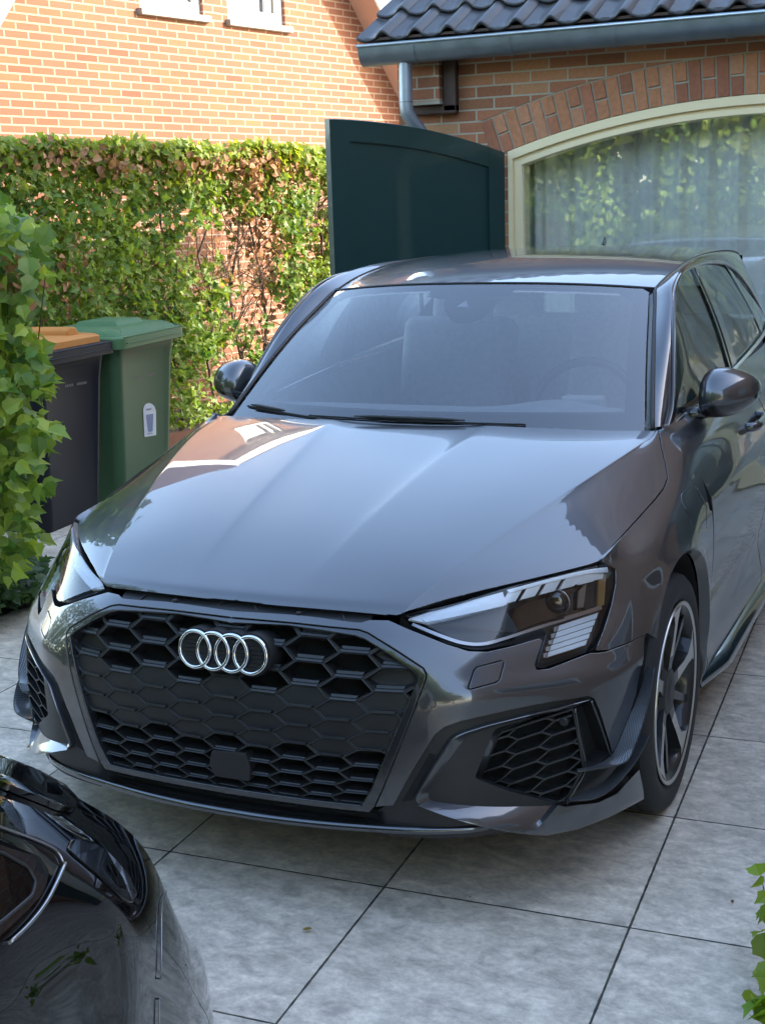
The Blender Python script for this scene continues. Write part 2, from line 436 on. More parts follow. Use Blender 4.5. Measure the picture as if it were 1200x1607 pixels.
# ------------------------------------------------------------------ the grey car: master surfaces
CAR = empty('parked_car', (0, 2.2, 0), 'dark grey metallic five-door hatchback parked facing the camera, with honeycomb grille and four silver rings', 'car')
ZR = [.715, .675, .62, .562, .50, .42, .34, .26, .17]
def colz(xs, ys, z0=None, zs=None):
    z = list(zs or ZR)
    if z0 is not None: z[0] = z0
    xs = [xs]*9 if np.isscalar(xs) else xs
    ys = [ys]*9 if np.isscalar(ys) else ys
    return [(x, y, q) for x, y, q in zip(xs, ys, z)]
SK = [
 colz(0.0, [.094, .060, .040, .020, .003, -.004, -.006, -.003, .008], .719),
 colz(.18, [.100, .062, .043, .024, .008, .001, -.001, .002, .012], .718),
 colz(.345, [.118, .067, .050, .035, .020, .014, .013, .017, .027], .714),
 colz([.44, .45, .468, .475, .475, .475, .475, .475, .475], [.155, .108, .075, .061, .050, .043, .039, .040, .048], .706),
 colz([.53, .548, .565, .570, .566, .56, .56, .56, .56], [.215, .172, .132, .096, .078, .067, .064, .066, .076], .718),
 colz([.61, .628, .643, .650, .650, .647, .645, .645, .645], [.285, .245, .202, .163, .145, .132, .122, .120, .130], .732),
 colz([.69, .705, .718, .728, .735, .732, .728, .725, .72], [.370, .330, .285, .245, .222, .208, .198, .197, .205], .745),
 colz([.757, .778, .797, .812, .822, .820, .815, .808, .795], [.462, .425, .376, .338, .315, .300, .290, .289, .298], .757),
 colz([.803, .832, .856, .872, .882, .880, .874, .866, .852], [.545, .520, .478, .446, .427, .414, .408, .408, .412], .767, [0, .70, .632, .566, .50, .42, .34, .26, .17]),
 colz([.806, .858, .888, .902, .908, .908, .904, .898, .888], [.665, .655, .622, .590, .572, .560, .552, .548, .548], .790, [0, .742, .668, .585, .50, .42, .34, .26, .17]),
 colz([.808, .868, .906, .916, .917, .916, .912, .905, .893], [.84, .845, .85, .85, .85, .85, .85, .85, .85], .830, [0, .79, .722, .625, .52, .42, .34, .26, .17]),
 colz([.822, .874, .908, .917, .915, .912, .907, .902, .890], [1.08]*9, .876, [0, .832, .76, .655, .535, .42, .34, .26, .17]),
 colz([.765, .840, .896, .912, .910, .906, .902, .902, .890], [1.30]*9, .962, [0, .912, .815, .68, .55, .42, .34, .26, .17]),
 colz([.765, .846, .903, .917, .910, .902, .902, .908, .890], [1.60, 1.6, 1.6, 1.6, 1.6, 1.6, 1.6, 1.6, 1.6], .978, [0, .935, .84, .70, .56, .43, .34, .26, .17]),
 colz([.783, .858, .911, .922, .914, .904, .905, .912, .890], [2.1]*9, 1.016, [0, .955, .85, .71, .57, .43, .34, .26, .17]),
 colz([.785, .860, .914, .926, .918, .908, .908, .914, .890], [2.7]*9, 1.056, [0, .97, .86, .72, .58, .43, .34, .26, .17]),
 colz([.762, .850, .916, .932, .926, .918, .914, .912, .890], [3.25]*9, 1.085, [0, .985, .87, .73, .59, .43, .34, .26, .17]),
 colz([.695, .815, .902, .925, .922, .914, .908, .90, .88], [3.75]*9, 1.105, [0, .99, .87, .73, .59, .43, .34, .26, .17]),
 colz([.66, .755, .832, .860, .866, .860, .855, .85, .83], [4.10, 4.13, 4.16, 4.18, 4.2, 4.2, 4.2, 4.18, 4.15], 1.08, [0, .99, .87, .73, .59, .43, .34, .26, .17]),
 colz([.48, .54, .60, .63, .64, .64, .64, .63, .6], [4.25, 4.30, 4.34, 4.37, 4.39, 4.39, 4.38, 4.35, 4.30], 1.08, [0, .99, .87, .73, .59, .43, .34, .26, .17]),
 colz([0]*9, [4.31, 4.36, 4.40, 4.43, 4.45, 4.45, 4.44, 4.41, 4.36], 1.08, [0, .99, .87, .73, .59, .43, .34, .26, .17]),
]
SK = Surf(SK); SK.sign = -1; SK.pre()
# hood: rows front to rear, columns centre to outer edge
def L3(a, b, t, lift=0): a = np.array(a); b = np.array(b); return tuple(a+(b-a)*t+[0, 0, lift])
Hc = [(0, .097, .7225), (0, .111, .7375), (0, .150, .753), (0, .28, .797), (0, .46, .848), (0, .70, .902), (0, .92, .945), (0, 1.10, .978), (0, 1.185, .990)]
Hx = [(.415, .1395, .7115), (.426, .155, .729), (.440, .190, .746), (.474, .279, .779), (.518, .404, .811), (.579, .596, .855), (.638, .800, .895), (.705, 1.050, .939), (.742, 1.248, .965)]
He = [(.418, .142, .7085), (.48, .178, .7145), (.56, .24, .7235), (.65, .328, .7375), (.745, .445, .755), (.806, .60, .778), (.812, .82, .826), (.827, 1.08, .879), (.765, 1.285, .972)]
cols = []
for k, f in enumerate([0, .27, .345, .42, .66, .84, .965]):
    row = []
    for i in range(9):
        c, x = Hc[i], Hx[i]
        crown = (c[2]-x[2])*(.0 if i == 0 else 1)
        X = x[0]*f; base = np.array(L3(c, x, f)); 
        y = c[1]+(x[1]-c[1])*f**2.2
        z = c[2]+(x[2]-c[2])*f**3.6
        dome = .0030*max(0, math.sin(math.pi*min(1, i/7.5)))
        z += [0, 0, .0034, .0030, .0008, 0, 0][k]*min(1, max(0, i-2)/3)
        row.append((X, y, z))
    cols.append(row)
cols.append(Hx)
for f in (.07, .5): cols.append([L3(Hx[i], He[i], f, (.0 if f < .2 else .006)*min(1, i/3)) for i in range(9)])
cols.append(He)
HD = Surf(cols); HD.pre()

def bcurve(p, n): return np.array(p)

# ---- windscreen / roof / sides
WB = lambda u: np.array([.722*u, 1.175+.17*abs(u)**2.2, .985-.012*abs(u)**2])        # lower edge (u -1..1)
WT = lambda u: np.array([.594*u, 1.80+.14*abs(u)**2.2, 1.382-.030*abs(u)**2.4])        # upper edge
us = np.linspace(-1, 1, 9); vs_ = np.linspace(0, 1, 5)
def wpt(u, v):
    p = WB(u)*(1-v)+WT(u)*v; b = math.sin(math.pi*v)*.022; return p+np.array([0, -b*.6, b*.8])
WS = Surf([[wpt(u, v) for v in vs_] for u in us]); WS.pre()
RY = [1.80, 2.05, 2.40, 2.85, 3.30, 3.70, 4.02]
RZ = [1.382, 1.424, 1.457, 1.471, 1.464, 1.440, 1.405]
RX = [.594, .600, .602, .602, .592, .572, .540]
REZ = [1.352, 1.392, 1.424, 1.436, 1.430, 1.407, 1.375]
def rpt(i, u):
    dy = .14*abs(u)**2.2*max(0, 1-i/3.)
    return (RX[i]*u, RY[i]+dy-(.04*abs(u)**2 if i == 6 else 0), RZ[i]+(REZ[i]-RZ[i])*abs(u)**2.4)
RF = Surf([[rpt(i, u) for i in range(7)] for u in np.linspace(-1, 1, 11)]); RF.pre()
#PANELS

def P_(surf, pts, step=7.0): return [surf.px(p) for p in fillet(pts, step)]
# half outlines that meet the centre line: replace the run at x~0 by exact centre points
def half(surf, pts, ztop, zbot, step=7.0):
    """open px polyline from the centre (top) round to the centre (bottom); centre heights given"""
    L_ = [surf.px(p) for p in dense(pts, step)]
    a = surf.xz((0, ztop)); b = surf.xz((0, zbot))
    n = max(2, int(abs(ztop-zbot)/.02)); c = [(0.0, b[1]+(a[1]-b[1])*t) for t in np.linspace(0, 1, n)]
    return L_+c
# --- front bumper (painted)
zc = lambda z, surf=SK: tuple(proj(surf.ev(*[np.array(q) for q in surf.xz((0, z))])))
top = [zc(.703), (470, 964.5), (548, 974.5), (566, 976), (580, 972), (610, 972.5), (640, 986), (700, 1010), (735, 1021), (765, 1022), (800, 1014), (846, 1001), (852, 1006), (839, 1043), (842, 1051), (860, 1049), (925, 1024), (936, 1024), (950, 1022), (985, 1009), (1013, 994)]
arch = [(1009, 1010), (1004, 1050), (998, 1090), (985, 1130), (968, 1172), (962, 1190)]
low = [(955, 1163), (940, 1115), (932, 1097), (923, 1093), (860, 1103), (800, 1115), (722, 1133), (698, 1142), (682, 1154), (650, 1205), (617, 1265), (588, 1267)]
hexo = [(600, 1240), (640, 1140), (668, 1066), (669, 1058), (664, 1049), (620, 1020), (577, 993), (563, 988), (520, 984), (460, 977.5), zc(.688)]
out = half(SK, smoothline(top[:4], 5)+top[4:]+arch+low+hexo, .703, .688)
cap = fillet([(745, 1047.5, 7), (792, 1035.5, 7), (782, 1070, 8), (732.5, 1083, 7)], 4)
capuv = [SK.px(p) for p in cap]
def bump_disp(P):
    x = np.abs(P[:, 0]); z = P[:, 2]
    # rounded ridge that runs out from the grille corner along the top of the side intake
    return .006*np.exp(-((z-.545)/.03)**2)*np.clip((x-.5)/.1, 0, 1)
BUMP = panel('front_bumper', SK, out, MT['paint'], CAR, holes=[capuv], disp=bump_disp, mirror='join', rim=.022, gap=.001)
panel('washer_cap', SK, capuv, MT['paint'], BUMP, disp=bump_disp, mirror='both', rim=.004, gap=.0012, edge_r=.001)
# --- bonnet
hfront = [(420, 949), (500, 956), (570, 962), (600, 965), (622, 966)]
hout = [(640, 959), (700, 941), (760, 926), (820, 912), (880, 897.5), (925, 886), (941, 880)]
hside = [(950, 870), (968, 849), (1000, 814), (1025, 786), (1041, 766), (1047, 750), (1044, 730), (1038, 705), (1033, 679)]
hrear = [(1016, 675.5), (960, 675.5), (850, 671.5), (750, 667)]
def cxy(y): return tuple(proj(HD.ev(np.array(0.), np.array(HD.xy((0, y))[1]))))
pts = [cxy(.097)]+hfront+hout+hside+hrear+[cxy(1.183)]
L_ = [HD.px(p) for p in dense(pts, 7)]
L_[0] = (0.0, L_[0][1]); L_[-1] = (0.0, L_[-1][1])
L_ += [(0.0, L_[-1][1]+(L_[0][1]-L_[-1][1])*t) for t in np.linspace(0, 1, 30)[1:-1]]
panel('bonnet', HD, L_, MT['paint'], CAR, mirror='join', rim=.02, du=.12, dv=.12, gap=.001)
# black slot and air guide under the bonnet edge
mb = MB()
G = []
for x in np.linspace(-.345, .345, 25):
    a = abs(x)/.345
    y0 = .088+.026*a*a; G.append([(x, y0-.004, .697-.006*a), (x, y0+.004, .7025-.006*a), (x, y0+.014, .7080-.005*a), (x, y0+.034, .716-.005*a)])
mb.grid(G); mb.build('bonnet_seal', MT['plastic'], CAR, smooth=True)
for x in (-.171, .171):
    mb = MB(); mb.box((x, .0915, .7075), (.012, .010, .010)); mb.build('rubber_stop', MT['satin'], CAR, bevel=.002)
# --- front wings
shut = [(1034, 679), (1038, 705), (1044, 730), (1047, 750), (1041, 766), (1025, 786), (1000, 814), (968, 849), (950, 870), (944, 880)]
lampo = [(958, 883), (965, 893), (965, 915), (958, 950), (946, 988), (936, 1013), (934, 1021)]
low2 = [(950, 1022), (985, 1009), (1013, 994)]
w1 = [SK.px(p) for p in dense(shut, 7)+dense(lampo, 7)[1:]+dense(low2, 7)[1:]]
wc = np.array([.876, .325]); 
def yz(y, z): return SK.yz((y, z))
a0 = SK.ev(*[np.array(q) for q in w1[-1]]); th0 = math.atan2(a0[2]-wc[1], a0[1]-wc[0])
AR_ = .392
arcp = [(wc[0]+AR_*math.cos(t), wc[1]+AR_*math.sin(t)) for t in np.linspace(min(th0, math.pi*.8), -.30, 60)]
w2 = [yz(*p) for p in arcp]
w3 = [yz(*p) for p in dense([(arcp[-1][0]+.01, .215), (1.335, .215), (1.345, .40), (1.345, .62), (1.325, .74)], .02)]
w4 = [SK.px(p) for p in dense([(1113, 800), (1108, 775), (1095, 726), (1080, 706), (1062, 690), (1058, 672), (1055, 664), (1045, 672)], 7)]
def arch_disp(P):
    d = np.hypot(P[:, 1]-wc[0], P[:, 2]-wc[1])-AR_
    return .016*np.exp(-np.maximum(d, 0)/.028)*np.clip((P[:, 2]-.2)/.2, 0, 1)
WING = panel('front_wing', SK, w1+w2+w3+w4, MT['paint'], CAR, disp=arch_disp, mirror='both', rim=.03, du=.1, dv=.1, gap=.001)
# --- doors, rear quarter (world-space outlines)
def side(name, poly, **k):
    return panel(name, SK, [yz(*p) for p in fillet(poly, .04)], MT['paint'], CAR, mirror='both', rim=.02, **k)
D1 = [(1.352, .215), (1.352, .62), (1.335, .74), (1.27, .86), (1.265, .915), (1.36, .975, .02), (1.8, 1.008), (2.36, 1.038), (2.37, .98), (2.40, .60), (2.36, .215)]
def door_disp(P):
    z = P[:, 2]
    return -.014*np.exp(-((z-.40)/.075)**2)+.006*np.exp(-((z-.79)/.035)**2)
dA, dB = side('front_door', D1, disp=door_disp)
D2 = [(2.368, .215), (2.408, .60), (2.378, .98), (2.368, 1.038), (2.9, 1.052), (3.34, 1.062), (3.36, .90), (3.22, .66, .1), (3.07, .40, .05), (3.06, .215)]
rA, rB = side('rear_door', D2, disp=door_disp)
ang = np.linspace(math.pi*.93, .02, 30)
D3 = [(3.075, .215), (3.085, .35)]+[(3.512+.395*math.cos(t), .325+.395*math.sin(t)) for t in ang if 3.512+.395*math.cos(t) > 3.09]+[(3.915, .215), (4.05, .215)]
D3 = [(3.368, .90), (3.348, 1.062), (3.7, 1.07), (4.03, 1.07), (4.08, .9), (4.10, .6), (4.10, .215), (3.92, .215)]+[(3.512+.39*math.cos(t), .325+.39*math.sin(t)) for t in np.linspace(-.25, math.pi*.88, 30)]+[(3.10, .52), (3.235, .66, .08)]
side('rear_wing', D3)
# tail: the closed back of the body
tail = [(17.9, .05), (19, .05), (20, .05), (20, 8), (19, 8), (17.9, 8)]
tp = [tuple(np.array(a)+(np.array(b)-np.array(a))*t) for a, b in zip(tail, tail[1:]+tail[:1]) for t in np.linspace(0, 1, 9)[:-1]]
panel('tailgate', SK, tp, MT['paint'], CAR, mirror='join', rim=.01)

# ------------------------------------------------------------------ front end details
def sk(x, z, off=0.0):
    s = 1 if x >= 0 else -1
    u, v = SK.xz((abs(x), z)); u, v = np.array(u), np.array(v)
    return (SK.ev(u, v)+SK.nrm(u, v)*off)*[s, 1, 1]
def skpx(px, off=0.0):
    u, v = SK.px(px); u, v = np.array(u), np.array(v)
    return SK.ev(u, v)+SK.nrm(u, v)*off
hexi = [(572, 1250), (583, 1236), (620, 1148), (649, 1080), (655, 1068), (655, 1062), (650, 1056), (610, 1028), (571, 1003.5), (556, 998), (500, 989), (450, 982), zc(.676)]
# frame ring: outer edge follows the bumper, inner edge the grille
fo = [SK.px(p) for p in dense([zc(.688), (460, 977.5), (520, 984), (563, 988), (577, 993), (620, 1020), (664, 1049), (669, 1058), (668, 1066), (640, 1140), (600, 1240), (588, 1266)], 7)]
fb = [SK.xz((x, .262+.0*x)) for x in np.linspace(.37, 0, 24)]
fi0 = [SK.xz((x, .280)) for x in np.linspace(0, .352, 24)]
fi = [SK.px(p) for p in dense(hexi[1:], 7)]
ring = fo+fb+fi0+fi
ring[0] = (0., ring[0][1]); ring[-1] = (0., ring[-1][1])
k = len(fo)+len(fb)-1; ring[k] = (0., ring[k][1]); ring[k+1] = (0., ring[k+1][1])
GF = panel('grille_frame', SK, ring, MT['frame'], CAR, mirror='join', off=-.001, rim=.02, gap=.0006, edge_r=.003)
GR = bpy.data.objects.new('grille', None); COL.objects.link(GR); GR.parent = CAR
# honeycomb
KX = lambda k, r: k*(.1000+.0033*(1.2-r))
ZZ = lambda r: .555-.0525*r+.0018*r*r
cache = {}
def lat(k, r, off):
    key = (round(k, 3), round(r, 3))
    if key not in cache:
        x, z = KX(k, r), ZZ(r); z = max(z, .19)
        s = 1 if x >= 0 else -1; u, v = SK.xz((min(abs(x), .52), z)); u, v = np.array(u), np.array(v)
        cache[key] = (SK.ev(u, v)*[s, 1, 1], SK.nrm(u, v)*[s, 1, 1])
    P, n = cache[key]; return P+n*off
hole = [tuple(SK.ev(*[np.array(q) for q in p])[[0, 2]]) for p in ring[k+1:]]   # grille opening (right half, x-z)
hole = np.array(hole)
def inside(x, z, m=0.0):
    return bool(inpoly(np.array([max(abs(x)-m, .002)]), np.array([min(max(z, .283), .672)]), hole)[0]) and .27 < z < .70
HM = MB(); mbo = mbc = mbl = HM
def hexpts(kc, rc, s, dz_top=0, dz_bot=0):
    hx_, hv = .335, .665
    return [(kc-hx_*s, rc-.5*s+dz_top), (kc+hx_*s, rc-.5*s+dz_top), (kc+hv*s, rc), (kc+hx_*s, rc+.5*s-dz_bot), (kc-hx_*s, rc+.5*s-dz_bot), (kc-hv*s, rc)]
for kc in range(-5, 6):
    for j in range(-4, 8):
        rc = j+(.5 if kc % 2 == 0 else 0.0)
        x, z = KX(kc, rc), ZZ(rc)
        if not any(inside(KX(a, b), ZZ(b)) for a, b in hexpts(kc, rc, .9)+[(kc, rc)]): continue
        if abs(kc) == 0 and 3.9 < rc < 5.0: continue
        closed = .3 < rc < 3.2
        top_ = rc < .3
        o = -.012
        if closed:
            A = hexpts(kc, rc, 1.0); B = hexpts(kc, rc, .955); Cc = hexpts(kc, rc, .90)
            V = [lat(a, b, o) for a, b in A]+[lat(a, b, o+.0005) for a, b in B]+[lat(a, b, o-.0035) for a, b in Cc]
            F = []
            for i in range(6):
                i2 = (i+1) % 6
                F += [(i, i2, 6+i2, 6+i), (6+i, 6+i2, 12+i2, 12+i)]
            F.append([12+i for i in range(6)]); mbc.add(V, F)
            # narrow bar near the lower edge of the cell
            q = [(kc-.30, rc+.34), (kc+.30, rc+.34), (kc+.275, rc+.46), (kc-.275, rc+.46)]
            V = [lat(a, b, o-.003) for a, b in q]+[lat(a*.98+kc*.02, b, o+.0035) for a, b in q[:2]]+[lat(a, b, o+.0045) for a, b in q[2:]]
            mbl.add(V, [(4, 5, 6, 7), (0, 1, 5, 4), (1, 2, 6, 5), (2, 3, 7, 6), (3, 0, 4, 7)], 1)
        else:
            led = .20 if top_ else .13
            A = hexpts(kc, rc, 1.0); B = hexpts(kc, rc, .93, 0, led*.4)
            dpt = .035 if not top_ else .045
            shallow = top_ and abs(kc) == 4
            if shallow: dpt = .022
            Cc = hexpts(kc, rc, .86, 0.0, led)
            V = [lat(a, b, o) for a, b in A]+[lat(a, b, o+.001) for a, b in B]+[lat(a, b, o-dpt) for a, b in Cc]
            F = []
            for i in range(6):
                i2 = (i+1) % 6
                F += [(i, i2, 6+i2, 6+i), (6+i, 6+i2, 12+i2, 12+i)]
            mbo.add(V, F)
            if shallow or (top_ and abs(kc) >= 4): mbo.add([lat(a, b, o-dpt) for a, b in Cc], [list(range(6))])
            # two-step ledge bars
            for (r0, r1, oo, wdt) in ((rc+.5-led*1.35, rc+.5-led*.75, o-.002, .325), (rc+.5-led*.6, rc+.5-.03, o+.004, .33)):
                q = [(kc-wdt, r0), (kc+wdt, r0), (kc+wdt-.02, r1), (kc-wdt+.02, r1)]
                V = [lat(a, b, o-.03) for a, b in q]+[lat(a, b, oo-.002) for a, b in q[:2]]+[lat(a, b, oo) for a, b in q[2:]]
                mbl.add(V, [(4, 5, 6, 7), (0, 1, 5, 4), (1, 2, 6, 5), (2, 3, 7, 6), (3, 0, 4, 7)], 1)
HM.build('honeycomb', [MT['plastic'], MT['satin']], GR)
# dark space and cooler behind the mesh
G = [[sk(x, z, -.075) for z in np.linspace(.70, .25, 8)] for x in np.linspace(-.50, .50, 21)]
mb = MB(); mb.grid(G); mb.build('radiator', MT['black'], GR, smooth=True)
# square radar cover low in the centre
rp = fillet([(331, 1178, 4), (384, 1183, 4), (391, 1204, 5), (391, 1228, 5), (336, 1219, 5), (327, 1200, 6)], 5)
def rad_pt(p, off):
    P = un(p, 1, -.004); return sk(P[0], P[2], off)
rv = [rad_pt(p, -.004) for p in rp]; n = len(rv)
mb = MB(); mb.prism(rv, (0, .03, 0)); mb.build('radar_cover', MT['plastic'], GR, bevel=.002)
# emblem
EM = bpy.data.objects.new('emblem', None); COL.objects.link(EM); EM.parent = CAR
ez, ey = .617, .018
tilt = .16
def epl(a, b, off):   # a across, b up in the emblem plane, off towards the viewer
    return np.array([a, ey+.045*a*a*4+b*math.sin(tilt)-off*math.cos(tilt), ez+b*math.cos(tilt)-off*math.sin(tilt)*-1])
RO, RI = .0480, .0395; sp = .0506
for q in range(4):
    mb = MB(); c0 = (q-1.5)*sp; V = []; seg = 72; F = []
    prof = [(RO, -.004), (RO+.0002, .001), (RO-.0012, .0032), ((RO+RI)/2, .0046), (RI+.0012, .0032), (RI-.0002, .001), (RI, -.004)]
    for i in range(seg):
        t = 2*math.pi*i/seg; zig = .0016*math.cos(t)*(1)   # rings weave over and under each other
        for r, h in prof: V.append(epl(c0+r*math.cos(t), r*math.sin(t), h+zig+.0))
    m_ = len(prof)
    for i in range(seg):
        i2 = (i+1) % seg
        for j in range(m_-1): F.append((i*m_+j, i2*m_+j, i2*m_+j+1, i*m_+j+1))
    mb.add(V, F); mb.build('ring', MT['chrome'], EM, smooth=True)
    # dark drum behind each ring
    mb = MB(); V = []; F = []
    for i in range(48):
        t = 2*math.pi*i/48
        for r, h in ((.0520, -.006), (.0525, -.012), (.0555, -.075)): V.append(epl(c0+r*math.cos(t), r*math.sin(t)-(.0 if h > -.02 else -.0), h))
    for i in range(48):
        i2 = (i+1) % 48
        for j in range(2): F.append((i*3+j, i2*3+j, i2*3+j+1, i*3+j+1))
    V.append(epl(c0, 0, -.008)); cidx = len(V)-1
    F += [(i*3, ((i+1) % 48)*3, cidx) for i in range(48)]
    mb.add(V, F)
    for b in (-.03, -.02, -.01, 0, .01, .02, .03):
        w_ = math.sqrt(max(0, .036**2-b*b)); 
        V = [epl(c0-w_, b-.0012, -.0075), epl(c0+w_, b-.0012, -.0075), epl(c0+w_, b+.0012, -.005), epl(c0-w_, b+.0012, -.005)]
        mb.add(V, [(0, 1, 2, 3)])
    o_ = mb.build('ring_base', MT['plastic'], EM, angle=50)
# --- lower trim (matt), behind the painted pieces
tr = [SK.px(p) for p in dense([(612, 1262), (640, 1212), (678, 1152), (700, 1138), (722, 1129), (800, 1110), (860, 1098), (928, 1088), (945, 1120), (960, 1160), (968, 1195), (985, 1220), (985, 1255)], 8)]
tr += [SK.xz((x, .20)) for x in np.linspace(.83, 0, 40)]+[SK.xz((0, z)) for z in np.linspace(.20, .256, 5)]+[SK.xz((x, .256)) for x in np.linspace(.02, .375, 20)]
def trim_disp(P):
    x = np.abs(P[:, 0]); z = P[:, 2]
    return -.012-.03*np.clip((.40-x)/.03, 0, 1)*np.clip((.27-z)/.02, 0, 1)
tr = [(0.0 if u < 1e-3 else u, v) for u, v in tr]
th = fillet([(779, 1147, 6), (901, 1106, 4), (928, 1097, 4), (961, 1187, 4), (930, 1209), (918, 1212), (886, 1267, 5), (800, 1244, 3), (747, 1224, 6)], 6)
panel('lower_trim', SK, tr, MT['plastic'], CAR, holes=[[SK.px(p) for p in th]], mirror='join', disp=trim_disp, rim=.02, gap=.0)
# slot in the trim beside the grille arm
sl = fillet([(684, 1187, 3), (673, 1184, 1), (650, 1225, 3), (628, 1262, 3), (647, 1259, 3), (655, 1240, 2)], 5)
for s in (1, -1):
    mb = MB(); P = [mx(skpx(p, -.0112), s) for p in sl]; mb.add(P, [list(range(len(P)))]); mb.build('trim_slot', MT['black'], CAR)
# --- painted blade and lower corner of the bumper
def deepD(x): return .105*min(1, max(0, (.80-x)/.24))
def deep(px, extra=0.0):
    """point on the set-back intake surface seen at this place"""
    o, d = CAMP, ray(px); P = skpx(px); k = (P-o)@d/(d@d)
    for _ in range(7):
        P = o+d*k; x, z = min(P[0], .845), min(max(P[2], .18), .60)
        y = sk(x, z)[1]+deepD(x)+extra; k += (y-P[1])/d[1]*.8
    return o+d*k
def resample(pts, n):
    P = np.array(pts, float); L = np.r_[0, np.cumsum(np.linalg.norm(np.diff(P, axis=0), axis=1))]; t = np.linspace(0, L[-1], n)
    return [np.array([np.interp(q, L, P[:, i]) for i in range(P.shape[1])]) for q in t]
bar_o = dense([(657, 1261), (652, 1255), (651, 1249), (672, 1212), (700, 1168), (707, 1159), (716, 1153), (728, 1148), (760, 1138), (840, 1118), (924, 1097)], 5)
bar_i = dense([(752, 1224), (768, 1187), (782, 1153), (790, 1146), (840, 1126), (899, 1110)], 5)
lip_o = dense([(657, 1261), (700, 1275), (745, 1288), (800, 1300), (852, 1307), (900, 1298), (952, 1278), (1002, 1252)], 6)
lip_i = dense([(752, 1224), (800, 1241), (884, 1265), (905, 1262), (935, 1259), (965, 1245), (1000, 1207)], 6)
n1, n2 = 44, 44
bo, bi, lo_, li_ = resample(bar_o, n1), resample(bar_i, n1), resample(lip_o, n2), resample(lip_i, n2)
def surf_pt(px, off): return skpx(px, off)
A1 = []
for i, (a, b) in enumerate(zip(bo, bi)):
    Pa = surf_pt(a, .0015); Pi = deep(b); dirv = (Pi-Pa); L = np.linalg.norm(dirv); nrm = SK.nrm(*[np.array(q) for q in SK.px(a)])
    cen = dirv-nrm*(dirv@nrm); cen /= np.linalg.norm(cen)
    row = [Pa-nrm*.014, Pa, Pa+nrm*.0035+cen*.0015, Pa+nrm*.0045+cen*.005, Pa+nrm*.002+cen*.009]
    q0 = row[-1]; row += [q0+(Pi-q0)*t+np.array([0, 0, 0]) for t in (.12, .3, .5, .7, .88, 1.0)]
    A1.append(row)
A2_ = []
for i, (a, b) in enumerate(zip(lo_, li_)):
    f = i/(n2-1); Pa = surf_pt(a, .012+.012*math.sin(math.pi*min(1, f*1.6)) if f < .62 else .012); Pi = deep(b) if f < .45 else surf_pt(b, .004)
    nrm = SK.nrm(*[np.array(q) for q in SK.px(a)])
    row = [Pa-nrm*.02+np.array([0, 0, -.002]), Pa-nrm*.003+np.array([0, 0, -.001]), Pa]
    bl_ = .010*math.sin(math.pi*min(1, f*1.4)) if f < .7 else .003
    row += [Pa+(Pi-Pa)*t+nrm*bl_*math.sin(math.pi*t**.6) for t in (.06, .2, .4, .6, .8, .93, 1.0)]
    A2_.append(row)
for s in (1, -1):
    mb = MB(); mb.grid(np.array(A1)*[s, 1, 1], flip=(s == -1)); b1 = mb.build('bumper_blade', MT['paint'], CAR, angle=38)
    mb = MB(); mb.grid(np.array(A2_)*[s, 1, 1], flip=(s == 1)); mb.build('bumper_lip', MT['paint'], CAR, angle=38)
# --- side intake mesh
ins = fillet([(783, 1150, 6), (899, 1112, 4), (915, 1204, 3), (884, 1262, 5), (800, 1239, 3), (752, 1222, 6)], 6)
ipoly = np.array([list(p) for p in ins])
a0, a1, b0 = np.array([776., 1172]), np.array([906., 1130]), np.array([0., 23.5])
def ip(a, b): return a0+(a1-a0)*a/2.35+b0*b+np.array([-4.0*b, 0])+np.array([0, -1.2*b*a*.3])
RIB = []; 
def seg_(p, q):
    t = np.linspace(0, 1, 13); L2 = [(p+(q-p)*k) for k in t]; L2 = [l for l, k in zip(L2, inpoly(np.array([l[0] for l in L2]), np.array([l[1] for l in L2]), ipoly)) if k]
    if len(L2) < 2: return
    RIB.append((deep(L2[0]), deep(L2[-1])))
for c in range(-1, 4):
    for r in range(-3, 8):
        rc = r+(.5 if c % 2 else 0)
        A = [ip(c-.33, rc+.5), ip(c+.33, rc+.5), ip(c+.67, rc), ip(c+.33, rc-.5), ip(c-.33, rc-.5), ip(c-.67, rc)]
        seg_(A[0], A[1]); seg_(A[1], A[2]); seg_(A[0], A[5])
insD = [deep(p, .004) for p in ins]; sen = deep((884, 1132))
